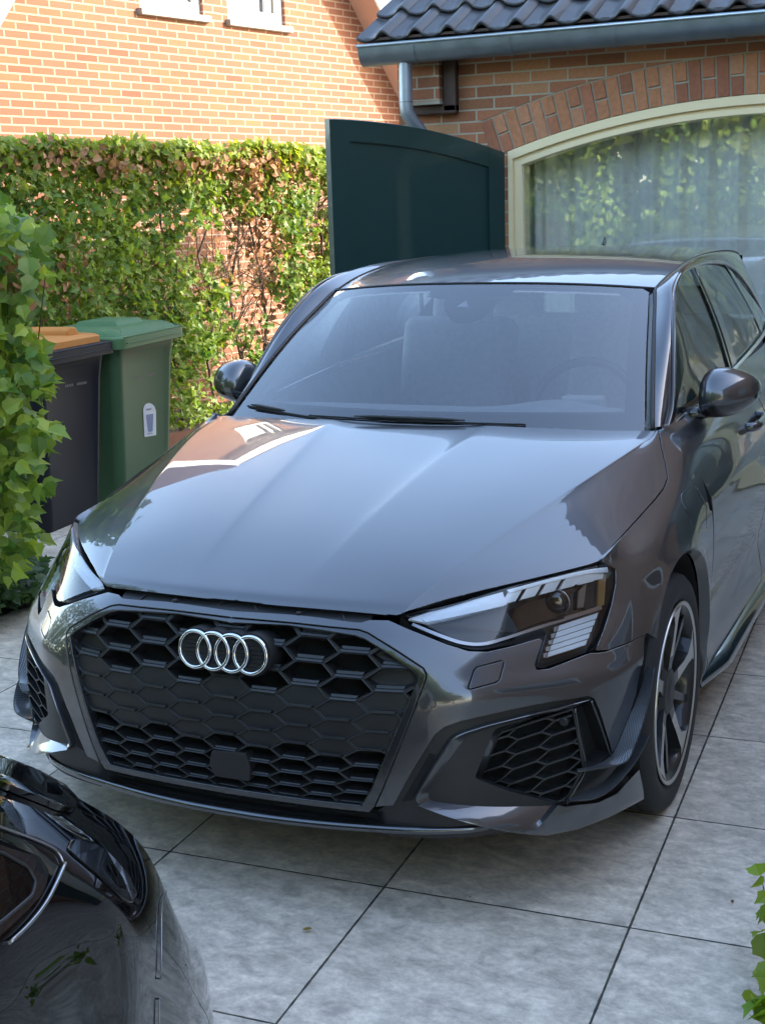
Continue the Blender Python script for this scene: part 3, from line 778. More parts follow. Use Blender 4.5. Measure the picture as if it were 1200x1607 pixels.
for s in (1, -1):
    IM = bpy.data.objects.new('side_intake', None); COL.objects.link(IM); IM.parent = CAR
    mb = MB(); n = len(insD); P = [mx(p+[0, .035, 0], s) for p in insD]; c = np.mean(P, 0); P2 = [mx(p, s) for p in insD]
    mb.add(P+[c], [(i, (i+1) % n, n) for i in range(n)]); mb.add(P+P2, [(i, (i+1) % n, n+(i+1) % n, n+i) for i in range(n)]); mb.build('intake_liner', MT['black'], IM)
    mb = MB(); dz = np.array([0, 0, .0024]); dy = np.array([0, .022, 0]); dq = np.array([0, -.003, 0])
    for A, B in RIB: mb.add([mx(v, s) for v in (A-dz+dq, B-dz+dq, B+dz+dq, A+dz+dq, A-dz+dy, B-dz+dy, B+dz+dy, A+dz+dy)], [(0, 1, 2, 3), (3, 2, 6, 7), (0, 1, 5, 4)])
    mb.tube([mx(p+[0, -.001, 0], s) for p in insD], .0035, 6, closed=True)
    mb.build('intake_mesh', MT['satin'], IM)
    mb = MB(); mb.tube([mx(sen+[0, .02, 0], s), mx(sen+[0, -.003, 0], s), mx(sen+[0, -.006, 0], s)], [.0115, .0115, .008], 20); mb.build('parking_sensor', MT['plastic'], IM, angle=40)
    # narrow air duct outboard of the mesh
    dp = [(906, 1112), (926, 1101), (940, 1135), (957, 1184), (938, 1200), (920, 1206)]
    mb = MB(); P0 = [mx(skpx(p, -.002), s) for p in dp]; P1 = [mx(skpx(p, -.045), s) for p in dp]; n = len(dp)
    mb.add(P0+P1, [(i, (i+1) % n, n+(i+1) % n, n+i) for i in range(n)]+[tuple(range(n, 2*n))]); mb.build('duct', MT['black'], IM)
    mb = MB(); mb.tube([mx(skpx(p, .0), s) for p in smoothline([(927, 1100), (942, 1140), (957, 1186)], 5)], .003, 8); mb.build('duct_edge', MT['gloss'], IM, smooth=True)
    mb = MB(); mb.tube([mx(skpx(p, -.001), s) for p in smoothline([(902, 1112), (910, 1160), (918, 1206), (902, 1240), (888, 1262)], 5)], .0032, 8); mb.build('intake_edge', MT['gloss'], IM, smooth=True)
# --- carbon canards: swept blades fixed to the bumper corner
def canard(s, inner, outer):
    I = [skpx(p, .001) for p in inner]; O = outer
    k = 5; I = smoothline(I, k); O = smoothline(O, k); mb = MB(); G1 = []; G2 = []
    for a, b in zip(I, O):
        a = np.array(a); b = np.array(b); r1 = []; r2 = []
        for t in np.linspace(0, 1, 5):
            p = a+(b-a)*t; th = .0035*(1-t)+.0012
            up = np.array([.0, -.15, 1.0]); r1.append(mx(p+up*th, s)); r2.append(mx(p-up*th, s))
        G1.append(r1); G2.append(r2)
    G1, G2 = np.array(G1), np.array(G2)
    mb.grid(G1); mb.grid(G2, flip=True); mb.grid(np.stack([G1[:, -1], G2[:, -1]], 1)); mb.grid(np.stack([G1[0], G2[0]], 1)); mb.grid(np.stack([G1[-1], G2[-1]], 1))
    o = mb.build('canard', MT['carbon'], CAR, angle=35)
    mb = MB(); mb.tube([p for p in G1[:, -1]], .0014, 6); mb.tube([p for p in G1[0]], .0014, 6)
    mb.build('canard_edge', MT['satin'], o, smooth=True)
for s in (1, -1):
    canard(s, [(905, 1209), (933, 1203), (961, 1184), (984, 1132), (1003, 1086), (1014, 1048)],
           [un((918, 1210), 0, .818), un((978, 1198), 0, .890), un((995, 1172), 0, .909), un((1009, 1132), 0, .921), un((1019, 1092), 0, .927), un((1026, 1049), 0, .926)])
    canard(s, [(888, 1257), (915, 1246), (950, 1225), (978, 1190), (992, 1168), (1001, 1152)],
           [un((895, 1257), 0, .79), un((931, 1254), 0, .840), un((960, 1238), 0, .875), un((988, 1208), 0, .904), un((1005, 1182), 0, .918), un((1018, 1155), 0, .927)])
# --- front splitter
sp_ = smoothline([(0, -.022), (.12, -.019), (.25, -.006), (.38, .018), (.48, .043), (.56, .075), (.615, .110), (.64, .15)], 5)
G = []; 
for p in [(-a[0], a[1]) for a in sp_[::-1]]+[tuple(a) for a in sp_[1:]]:
    x, y = p; c = np.array([x, y, 0]); iy = np.array([-x*.25, 1.0, 0]); iy /= np.linalg.norm(iy)
    prof = [(.12, .226), (.035, .2265), (.018, .2325), (.006, .2325), (0, .227), (.001, .217), (.010, .212), (.12, .212)]
    G.append([c+iy*d+[0, 0, z] for d, z in prof])
mb = MB(); mb.grid(G); SPL = mb.build('splitter', MT['trimbar'], CAR, smooth=True)
G = [[g[1]+[0, 0, .001], g[1]+[0, .05, .002], g[1]+[0, .12, .01]] for g in G]
mb = MB(); mb.grid(G); mb.build('splitter_floor', MT['plastic'], CAR, smooth=True)
# --- underbody: keeps daylight out of the shell
mb = MB(); mb.boxmm((-.62, .34, .22), (.62, .48, .50)); mb.boxmm((-.62, .46, .20), (.62, 1.32, .62)); mb.boxmm((-.84, 1.30, .19), (.84, 3.08, .42)); mb.boxmm((-.66, 3.05, .22), (.66, 4.2, .60))
mb.boxmm((-.58, .22, .48), (.58, .48, .60)); mb.boxmm((-.70, .55, .55), (.70, 1.15, .72))
mb.build('underbody', MT['black'], CAR)

# ------------------------------------------------------------------ headlights
lp = [(636, 966, 2), (700, 945), (760, 930.5), (820, 916), (880, 902), (925, 890.5), (950, 885.5, 6), (961, 887, 5), (963, 905), (961, 925), (951, 958), (938, 994), (926, 1014, 6), (900, 1026), (850, 1041.5, 3), (843, 1040, 3), (853, 1004), (858, 991, 6), (848, 988, 4), (800, 1002), (770, 1012), (748, 1014.5, 16), (725, 1008), (690, 993)]
dark = fillet([(627, 964, 2), (700, 940.5), (820, 911), (925, 885.5), (950, 880, 8), (965, 884, 8), (966, 915), (950, 975), (935, 1018, 8), (852, 1048, 4), (838, 1045, 3), (849, 1004, 5), (800, 1011), (748, 1021, 20), (700, 1008), (645, 980)], 7)
LU = P_(SK, lp, 6); DU = [SK.px(p) for p in dark]
def hp(px, off): return skpx(px, off)
for s in (1, -1):
    HL = bpy.data.objects.new('headlight', None); COL.objects.link(HL); HL.parent = CAR
    # bowl: dark surround flush with the body, floor set back
    P0 = [mx(hp(p, -.004), s) for p in dark]; n = len(P0)
    P1 = [mx(hp(p, -.05), s) for p in dark]
    mb = MB(); mb.add(P0+P1, [(i, (i+1) % n, n+(i+1) % n, n+i) for i in range(n)]); mb.build('seal', MT['plastic'], HL)
    def flat(pts, off, name, mat, parent=HL, thick=.004, r=5, front=True):
        q = fillet(pts, r); A = [mx(hp(p, off), s) for p in q]; B = [mx(hp(p, off-thick), s) for p in q]; m_ = len(A)
        f1 = list(range(m_)); 
        # triangulate in pixel space so that curved pieces follow the surface
        mb = MB(); mb.add(A+B, [f1]+[(i, (i+1) % m_, m_+(i+1) % m_, m_+i) for i in range(m_)]); return mb.build(name, mat, parent)
    def strip(a, b, off, name, mat, thick=.006, off2=None, parent=HL):
        k = max(len(a), len(b)); a = smoothline(a, 6); b = smoothline(b, 6); o2 = off if off2 is None else off2
        G = [[mx(hp(p, off), s), mx(hp(q, o2), s)] for p, q in zip(a, b)]
        G2 = [[mx(hp(p, off-thick), s), mx(hp(q, o2-thick), s)] for p, q in zip(a, b)]
        mb = MB(); mb.grid(G); G, G2 = np.array(G), np.array(G2)
        mb.grid(np.stack([G[:, 1], G2[:, 1]], 1)); mb.grid(np.stack([G[:, 0], G2[:, 0]], 1)); mb.grid(np.stack([G[0], G2[0]], 1)); mb.grid(np.stack([G[-1], G2[-1]], 1))
        return mb.build(name, mat, parent)
    # housing floor
    fl = panel('housing', SK, DU, MT['satin'], HL, off=-.045, rim=.0, gap=0, seam=False) if s == 1 else None
    if s == -1:
        me = HOUSE.data; b = bpy.data.objects.new('housing', me); COL.objects.link(b); b.parent = HL; b.matrix_parent_inverse = Matrix.Identity(4); b.scale = (-1, 1, 1)
    else: HOUSE = fl
    # daytime light band along the upper edge
    strip([(641, 967), (690, 951.5), (760, 934), (790, 926.5)], [(672, 974), (715, 966), (770, 953), (797, 946)], -.010, 'upper_band', MT['refl'])
    strip([(662, 968.5), (700, 960.5), (750, 949.5), (790, 941)], [(668, 974), (706, 967), (755, 957), (792, 949)], -.006, 'light_guide', MT['white'])
    # descending segments
    for a in range(5):
        x0 = 800+a*31; w0 = 24
        y0 = 925-(x0-800)*.245
        strip([(x0, y0), (x0+w0, y0-5.8)], [(x0-13, y0+22), (x0+w0-13, y0+16)], -.010, 'light_segment', MT['refl'], thick=.01)
    strip([(796, 924.5), (860, 908), (920, 894), (955, 889)], [(800, 929), (862, 913.5), (922, 900), (956, 897)], -.005, 'light_bar', MT['white'])
    strip([(900, 899), (930, 893), (954, 889)], [(905, 916), (932, 910), (950, 906)], -.012, 'upper_corner', MT['refl'])
    # lower sweep of chrome from the tip round to the notch
    strip([(648, 972), (690, 990), (728, 1003), (760, 1005), (800, 995), (850, 979), (890, 968)], [(646, 976), (688, 995), (726, 1008), (762, 1010), (802, 999), (852, 983), (892, 971)], -.012, 'lower_guide', MT['alu'])
    flat([(650, 972, 2), (720, 966, 6), (795, 946, 2), (818, 975, 10), (822, 990, 3), (765, 1003, 14), (735, 1000, 10)], -.030, 'inner_reflector', MT['satin'])
    # dark projector area with lens
    flat([(800, 952, 3), (880, 925, 3), (935, 912, 3), (945, 935, 3), (930, 952, 3), (850, 972, 3), (818, 982, 3)], -.034, 'projector_tray', MT['gloss'])
    c = hp((883, 940), -.030); nn = SK.nrm(*[np.array(q) for q in SK.px((883, 940))]); nn = nn*np.array([.35, 1, .2]); nn /= np.linalg.norm(nn)
    mb = MB(); mb.tube([mx(c-nn*.02, s), mx(c+nn*.006, s), mx(c+nn*.012, s), mx(c+nn*.016, s)], [.030, .030, .026, .012], 24); mb.build('projector_lens', MT['gloss'], HL, smooth=True)
    mb = MB(); mb.tube([mx(c+nn*.007+np.array([math.cos(t)*.031, 0, math.sin(t)*.031]), s) for t in np.linspace(0, 6.283, 30)], .0018, 6); mb.build('lens_ring', MT['alu'], HL, smooth=True)
    strip([(914, 925), (926, 914)], [(912, 951), (921, 950)], -.018, 'divider', MT['alu'])
    flat([(925, 918, 2), (945, 912, 2), (940, 948, 2), (925, 951, 2)], -.026, 'side_reflector', MT['satin'])
    # amber side piece wrapping to the outer edge
    strip([(945, 900), (957, 898)], [(941, 950), (952, 946)], -.014, 'side_marker', pbr('amber_lens', (.30, .17, .06), .2, 0, .6) if s == 1 else bpy.data.materials['amber_lens'])
    # ribbed white reflector in the lower corner
    for k in range(5):
        t0, t1 = k/5, (k+.93)/5
        L0, L1 = np.array([882., 978.]), np.array([861., 1030.]); R0, R1 = np.array([943., 958.]), np.array([922., 1010.])
        a, b = L0+(L1-L0)*t0, R0+(R1-R0)*t0; c_, d = L0+(L1-L0)*t1, R0+(R1-R0)*t1
        strip([a, b], [c_, d], -.016, 'rib', MT['refl'], thick=.008, off2=-.011)
        strip([a+[-9, 3], a+[-2, 1]], [c_+[-5, 0], c_+[-1, -1]], -.015, 'tooth', MT['alu'], thick=.006)
    strip([(888, 966), (946, 948)], [(889, 972), (947, 954)], -.009, 'trim_line', MT['alu'])
    # clear cover
    if s == 1: LEN = panel('clear_cover', SK, LU, MT['lens'], HL, off=.0005, rim=.0, gap=0, seam=False)
    else:
        b = bpy.data.objects.new('clear_cover', LEN.data); COL.objects.link(b); b.parent = HL; b.scale = (-1, 1, 1)

# ------------------------------------------------------------------ glasshouse
us2 = np.linspace(-1, 1, 41)
rect = lambda a, b, c, d: [tuple(np.array(p)+(np.array(q)-np.array(p))*t) for p, q in zip([(a, c), (b, c), (b, d), (a, d)], [(b, c), (b, d), (a, d), (a, c)]) for t in np.linspace(0, 1, 21)[:-1]]
# windscreen with its printed dark border
g0 = rect(.10, 7.90, -.25, 3.96)
WSG = panel('windscreen', WS, g0, MT['glass'], CAR, du=.5, dv=.5, seam=False, rim=.004, off=.002)
inner = [(.42, .42), (.42, 3.55), (.75, 3.80), (3.0, 3.83), (3.0, 3.60), (3.35, 3.52), (4.65, 3.52), (5.0, 3.60), (5.0, 3.83), (7.25, 3.80), (7.58, 3.55), (7.58, .42), (4, .36)]
inner = fillet(inner, .25)
panel('glass_border', WS, g0, MT['gloss'], WSG, holes=[[tuple(p) for p in inner]], du=.4, dv=.4, seam=False, rim=.001, gap=.0, off=-.004)
# mirror and sensor housing behind the glass
mb = MB()
def wsp(u, v, off): u, v = np.array(u), np.array(v); return WS.ev(u, v)+WS.nrm(u, v)*off
sp2 = fillet([(3.45, 3.85, .1), (3.45, 3.5, .1), (3.62, 3.12, .15), (3.85, 2.98, .1), (4.15, 2.98, .1), (4.38, 3.12, .15), (4.55, 3.5, .1), (4.55, 3.85, .1)], .2)
P = [wsp(a, b, -.012) for a, b in sp2]; mb.prism(P, (0, .05, -.03)); mb.build('sensor_housing', MT['black'], WSG, bevel=.006)
mb = MB(); P = [wsp(a, b, -.010) for a, b in [(3.86, 3.28), (4.14, 3.28), (4.0, 3.5)]]; mb.prism(P, (0, .004, -.004)); mb.build('camera_window', MT['seat'], WSG)
# roof skin
RFu = rect(.0, 10., .03, 5.95)
def roof_pt(u, v): return RF.ev(np.array(u), np.array(v))
ROOF = panel('roof', RF, rect(.02, 9.98, .05, 5.97), MT['paint'], CAR, du=.33, dv=.33, seam=False, rim=.01, gap=.001)
# side of the cabin: rail from bonnet corner over the doors to the tail, and the window band below it
def rail(t):    # t 0..1 along the upper edge of the roof / windscreen side
    pass
wse = [WB(1)*(1-v)+WT(1)*v+np.array([0, -math.sin(math.pi*v)*.022*.6, math.sin(math.pi*v)*.022*.8]) for v in np.linspace(0, 1, 9)]
rfe = [np.array(rpt(i, 1)) for i in range(7)]
top = smoothline(wse[:-1]+rfe, 4); top = np.array(top)
L_ = np.r_[0, np.cumsum(np.linalg.norm(np.diff(top, axis=0), axis=1))]
def at(line, Ls, d): return np.array([np.interp(d, Ls, line[:, k]) for k in range(3)])
# outer edge of the window frame: px on the right-hand side matched with heights
OUT = [(.750, 1.400, .955), (.747, 1.50, 1.020), (.728, 1.60, 1.130), (.710, 1.683, 1.213), (.692, 1.768, 1.281), (.670, 1.883, 1.350), (.658, 2.008, 1.388), (.653, 2.130, 1.403), (.650, 2.37, 1.414), (.652, 2.632, 1.410), (.658, 2.882, 1.392), (.664, 3.10, 1.355), (.668, 3.30, 1.300), (.680, 3.52, 1.215), (.688, 3.76, 1.115)]
out_ = np.array(smoothline(OUT, 5)); Lo = np.r_[0, np.cumsum(np.linalg.norm(np.diff(out_, axis=0), axis=1))]
n_ = 60; Gt = []
for i in range(n_+1):
    t = i/n_; a = at(top, L_, L_[-1]*t); b = at(out_, Lo, Lo[-1]*t); row = []
    for k in np.linspace(0, 1, 9):
        p = a+(b-a)*k; bul = math.sin(math.pi*k)
        d = np.array([.55, -.25*(1-min(1, t*2.2)), .8]); d /= np.linalg.norm(d); row.append(p+d*bul*.016)
    Gt.append(row)
Gt = np.array(Gt)
for s in (1, -1):
    mb = MB(); G = Gt*[s, 1, 1]; mb.grid(G, flip=(s == 1))
    mb.build('roof_rail', MT['paint'], CAR, smooth=True)
    mb = MB(); mb.tube([mx(p+[0.004, -.004, -.001], s) for p in Gt[:17, 0]], [.007]*17, 8); mb.tube([mx(p+[.001, 0, 0.0], s) for p in Gt[16:, 0]], .0035, 6); mb.build('pillar_seal', MT['plastic'], CAR, smooth=True)
    mb = MB(); mb.tube([mx(p+[.004, -.002, 0], s) for p in out_[:]], .007, 8); mb.build('window_surround', MT['gloss'], CAR, smooth=True)
# roof front lip strip (dark gap above the windscreen)
mb = MB(); mb.tube([np.array(wpt(u, 1.0))+[0, -.001, .001] for u in np.linspace(-1, 1, 41)], .0045, 6); mb.build('roof_seal', MT['plastic'], CAR, smooth=True)
# belt and glass band
BELT = [(.752, 1.400, .953), (.762, 1.62, .977), (.780, 1.88, .998), (.787, 2.35, 1.032), (.784, 2.8, 1.062), (.768, 3.2, 1.085), (.735, 3.55, 1.098), (.690, 3.77, 1.104)]
belt = np.array(smoothline(BELT, 8)); Lb = np.r_[0, np.cumsum(np.linalg.norm(np.diff(belt, axis=0), axis=1))]
def by(line, y): return np.array([np.interp(y, line[:, 1], line[:, 0]), y, np.interp(y, line[:, 1], line[:, 2])])
def gl(y, k, off=0.0):   # k 0 belt .. 1 top frame at the same y
    a, b = by(belt, y), by(out_, y); p = a+(b-a)*k; p[0] += .012*math.sin(math.pi*k)+off; return p
def glass(name, y0, y1, lean0, lean1, mat, k0=.02, k1=.985, off=-.006, ys=14):
    objs = []
    for s in (1, -1):
        G = []
        for i in range(ys+1):
            row = []
            for k in np.linspace(k0, k1, 9):
                a = y0+lean0*k; b = y1+lean1*k; row.append(mx(gl(a+(b-a)*i/ys, k, off), s))
            G.append(row)
        mb = MB(); mb.grid(G, flip=(s == -1)); objs.append(mb.build(name, mat, CAR, smooth=True))
    return objs
glass('front_side_window', 1.50, 2.34, .05, -.06, MT['sideglass'])
glass('quarter_light', 1.415, 1.50, .0, .05, MT['gloss'], k1=.96, off=-.004)
glass('rear_side_window', 2.46, 3.22, -.06, -.30, MT['sideglass'])
glass('b_pillar', 2.33, 2.47, -.06, -.06, MT['gloss'], off=-.002, ys=3)
glass('c_pillar_trim', 3.20, 3.28, -.30, -.29, MT['gloss'], off=-.002, ys=3)
glass('rear_quarter_glass', 3.26, 3.66, -.29, -.1, MT['sideglass'], ys=6)
for s in (1, -1):
    mb = MB(); mb.tube([mx(p+[.006, 0, .004], s) for p in belt[2:-6]], .0075, 8, flat=1); mb.build('belt_trim', MT['chrome'], CAR, smooth=True)
    mb = MB(); mb.tube([mx(p, s) for p in [gl(2.345+(-.06)*k, k, .004) for k in np.linspace(0.02, .98, 9)]], .004, 6); mb.build('pillar_edge', MT['trimbar'], CAR, smooth=True)
# tail: rear screen and roof spoiler
G = []
for u in np.linspace(-1, 1, 13):
    a = np.array(rpt(6, u)); b = np.array([.60*u, 4.26-.14*u*u, 1.095]); G.append([a+(b-a)*k+[0, .03*math.sin(math.pi*k), 0] for k in np.linspace(0, 1, 6)])
mb = MB(); mb.grid(G, flip=True); mb.build('rear_screen', MT['sideglass'], CAR, smooth=True)
G = []
for u in np.linspace(-1, 1, 25):
    a = np.array(rpt(6, u)); q = a+np.array([0, .13-.05*u*u, -.012]); 
    G.append([a+[0, -.06, .006], a+[0, .0, .011], a+[0, .06, .010], q+[0, 0, .008], q+[0, .003, 0], a+[0, .02, -.03]])
mb = MB(); mb.grid(G, flip=True); mb.build('roof_spoiler', MT['gloss'], CAR, smooth=True)
# aerial
ap = roof_pt(5., 4.55); mb = MB()
V = [(0, -.055, 0), (.010, -.02, .0), (.014, .03, 0), (.0, .055, 0), (-.014, .03, 0), (-.010, -.02, 0), (-.0015, .022, .040), (.0015, .022, .040), (.0015, .036, .038), (-.0015, .036, .038), (.004, -.0, .012), (-.004, 0, .012), (.004, .04, .010), (-.004, .04, .010)]
mb.add([ap+np.array(v)+[0, 0, .001] for v in V], [(0, 1, 10), (0, 10, 11), (0, 11, 5), (1, 2, 12, 10), (2, 3, 12), (3, 13, 12), (3, 4, 13), (4, 5, 11, 13), (10, 12, 8, 7), (11, 6, 9, 13), (10, 7, 6, 11), (12, 13, 9, 8), (6, 7, 8, 9)]); mb.build('aerial', MT['gloss'], CAR)
# wipers and cowl
mb = MB(); G = []
for u in np.linspace(-1, 1, 31):
    b = wpt(u, .0); G.append([b+[0, -.045, -.035], b+[0, -.012, -.012], b+[0, .01, .0]])
mb.grid(G); mb.build('cowl', MT['plastic'], CAR, smooth=True)
def wiper(p0, p1, r=.009, hump=.35):
    W = bpy.data.objects.new('wiper', None); COL.objects.link(W); W.parent = CAR
    n = 24; pts = []; 
    for i in range(n+1):
        t = i/n; u = p0[0]+(p1[0]-p0[0])*t; v = p0[1]+(p1[1]-p0[1])*t; pts.append(wsp(u, v, .007))
    mb = MB(); mb.tube(pts, .0023, 6); mb.tube([p-np.array([0, 0, .003]) for p in pts], .0015, 6); mb.build('blade', MT['plastic'], W, smooth=True)
    a = int(n*hump); mb = MB(); A = pts[a]; mb.tube([A+(pts[a+6]-A)*t/4+np.array([0, 0, .007]) for t in range(-4, 5)], [.002, .005, .006, .006, .006, .006, .006, .005, .002], 8)
    mb.build('arm', MT['plastic'], W, smooth=True)
wiper((2.0, .10), (6.05, .06), hump=.52); wiper((.35, .22), (2.2, .05), hump=.35)
# mirrors
def mirror(s):
    MR = bpy.data.objects.new('door_mirror', None); COL.objects.link(MR); MR.parent = CAR
    rows = []
    # stations across the housing: x, y front, y back, z low, z high
    ST = [(.862, 1.47, 1.50, 1.035, 1.06), (.868, 1.425, 1.535, 1.000, 1.105), (.885, 1.385, 1.56, .990, 1.135), (.915, 1.365, 1.57, .987, 1.150), (.955, 1.368, 1.575, .990, 1.152), (1.000, 1.39, 1.578, 1.000, 1.143), (1.035, 1.425, 1.578, 1.018, 1.128), (1.058, 1.47, 1.575, 1.038, 1.11), (1.064, 1.52, 1.56, 1.06, 1.09)]
    for x, yf, yb, zl, zh in ST:
        x = .800+(x-.862)*.88; yf += .20; yb += .20; zl -= .020; zh -= .030
        zm = zl+(zh-zl)*.42; ym = (yf+yb)/2; row = []
        for t in np.linspace(0, 2*math.pi, 17)[:-1]:
            c, q = math.cos(t), math.sin(t)
            yy = ym-(ym-yf if c > 0 else yb-ym)*-1*(-c if c > 0 else -c)*1.0
            yy = ym-c*((ym-yf) if c > 0 else (yb-ym))
            zz = zm+(q*(zh-zm) if q > 0 else q*(zm-zl)); row.append((x, yy, zz))
        rows.append(row)
    ctr = np.array(rows); ctr = np.concatenate([ctr, ctr[:, :1]], 1)
    from_ = []
    K = 5
    # smooth both ways
    A = [np.array(smoothline(list(ctr[:, j]), K)) for j in range(ctr.shape[1])]; A = np.array(A).transpose(1, 0, 2)
    B = []
    for r in A:
        P = list(r[:-1]); P = [P[-1]]+P+[P[0], P[1]]; o = []
        for i in range(1, len(P)-2):
            for j in range(4):
                t = j/4; a, b, c, d = P[i-1:i+3]
                o.append(.5*((2*b)+(-a+c)*t+(2*a-5*b+4*c-d)*t*t+(-a+3*b-3*c+d)*t**3))
        o.append(o[0]); B.append(o)
    B = np.array(B)*[s, 1, 1]
    mb = MB(); mb.grid(B, flip=(s == -1)); 
    mb.add(B[0], [list(range(len(B[0])))]); mb.add(B[-1], [list(range(len(B[0])))])
    mb.build('mirror_cap', MT['paint'], MR, angle=50)
    # groove and lower shell
    low = B[:, [45, 48, 51, 54, 57, 60, 63]] if B.shape[1] > 64 else None
    mb = MB()
    zcut = 40
    sel = [j for j in range(36, 62)]
    G = B[2:-2][:, sel]; cen = G.mean((0, 1)); mb.grid(cen+(G-cen)*[1.004, 1.006, 1.03]+[0, 0, -.0015], flip=(s == -1)); mb.build('lower_shell', MT['gloss'], MR, smooth=True)
    mb = MB(); mb.tube([r[36]+np.array([0, -.0015, 0]) for r in B[2:-2]], .0024, 6); mb.build('trim_line', MT['alu'], MR, smooth=True)
    mb = MB(); mb.tube([mx(p, s) for p in [(.755, 1.63, .972), (.80, 1.65, .978), (.84, 1.67, .99)]], [.028, .022, .024], 10); mb.build('mirror_foot', MT['gloss'], MR, smooth=True)
both(mirror)
# door handles
for s in (1, -1):
    for y in (2.12, 3.02):
        c = SK.ev(*[np.array(q) for q in yz(y, .885)])
        mb = MB(); mb.tube([mx(p, s) for p in smoothline([c+[-.005, -.11, -.006], c+[.028, -.095, -.002], c+[.034, 0, 0], c+[.030, .09, .004], c+[-.005, .11, .006]], 4)], [.012]*17, 10, flat=1.3); mb.build('door_handle', MT['trimbar'], CAR, smooth=True)
# side marker on the wing and sill
for s in (1, -1):
    P = [mx(skpx(p, .0015), s) for p in fillet([(1083, 748, 1), (1087, 742, 1), (1089, 749, 1), (1084, 754, 1)], 3)]
    mb = MB(); mb.add(P, [list(range(len(P)))]); mb.build('indicator', MT['alu'], CAR)
    P = [mx(skpx(p, .0006), s) for p in fillet([(1068, 777, 2), (1082, 762, 5), (1092, 765, 5), (1108, 795, 3), (1108, 830, 4), (1086, 838, 3), (1082, 815), (1068, 785, 3)], 3)]
    mb = MB(); mb.tube(P+[P[0]], .0011, 5); mb.build('charge_flap_gap', MT['gloss'], CAR)
    G = []
    for y in np.r_[1.262, np.linspace(1.27, 3.15, 30)]:
        e = min(1, (y-1.255)/.30); G.append([mx(p, s) for p in ((.865, y, .245), (.896+.009*e, y, .235), (.900+.037*e, y, .208), (.900+.037*e, y, .208-.023*e), (.86, y, .20-.025*e), (.80, y, .20-.01*e))])
    mb = MB(); mb.grid(G, flip=(s == -1)); mb.add(G[0], [list(range(6))]); mb.build('side_skirt', MT['gloss'], CAR, smooth=True)
    # arch liner
    for yc in (.876, 3.512):
        G = []
        for t in np.linspace(-.25, math.pi+.25, 30):
            G.append([mx((x, yc+.385*math.cos(t), .325+.385*math.sin(t)), s) for x in (.62, .84, .893)])
        mb = MB(); mb.grid(G); mb.build('arch_liner', MT['black'], CAR, smooth=True)
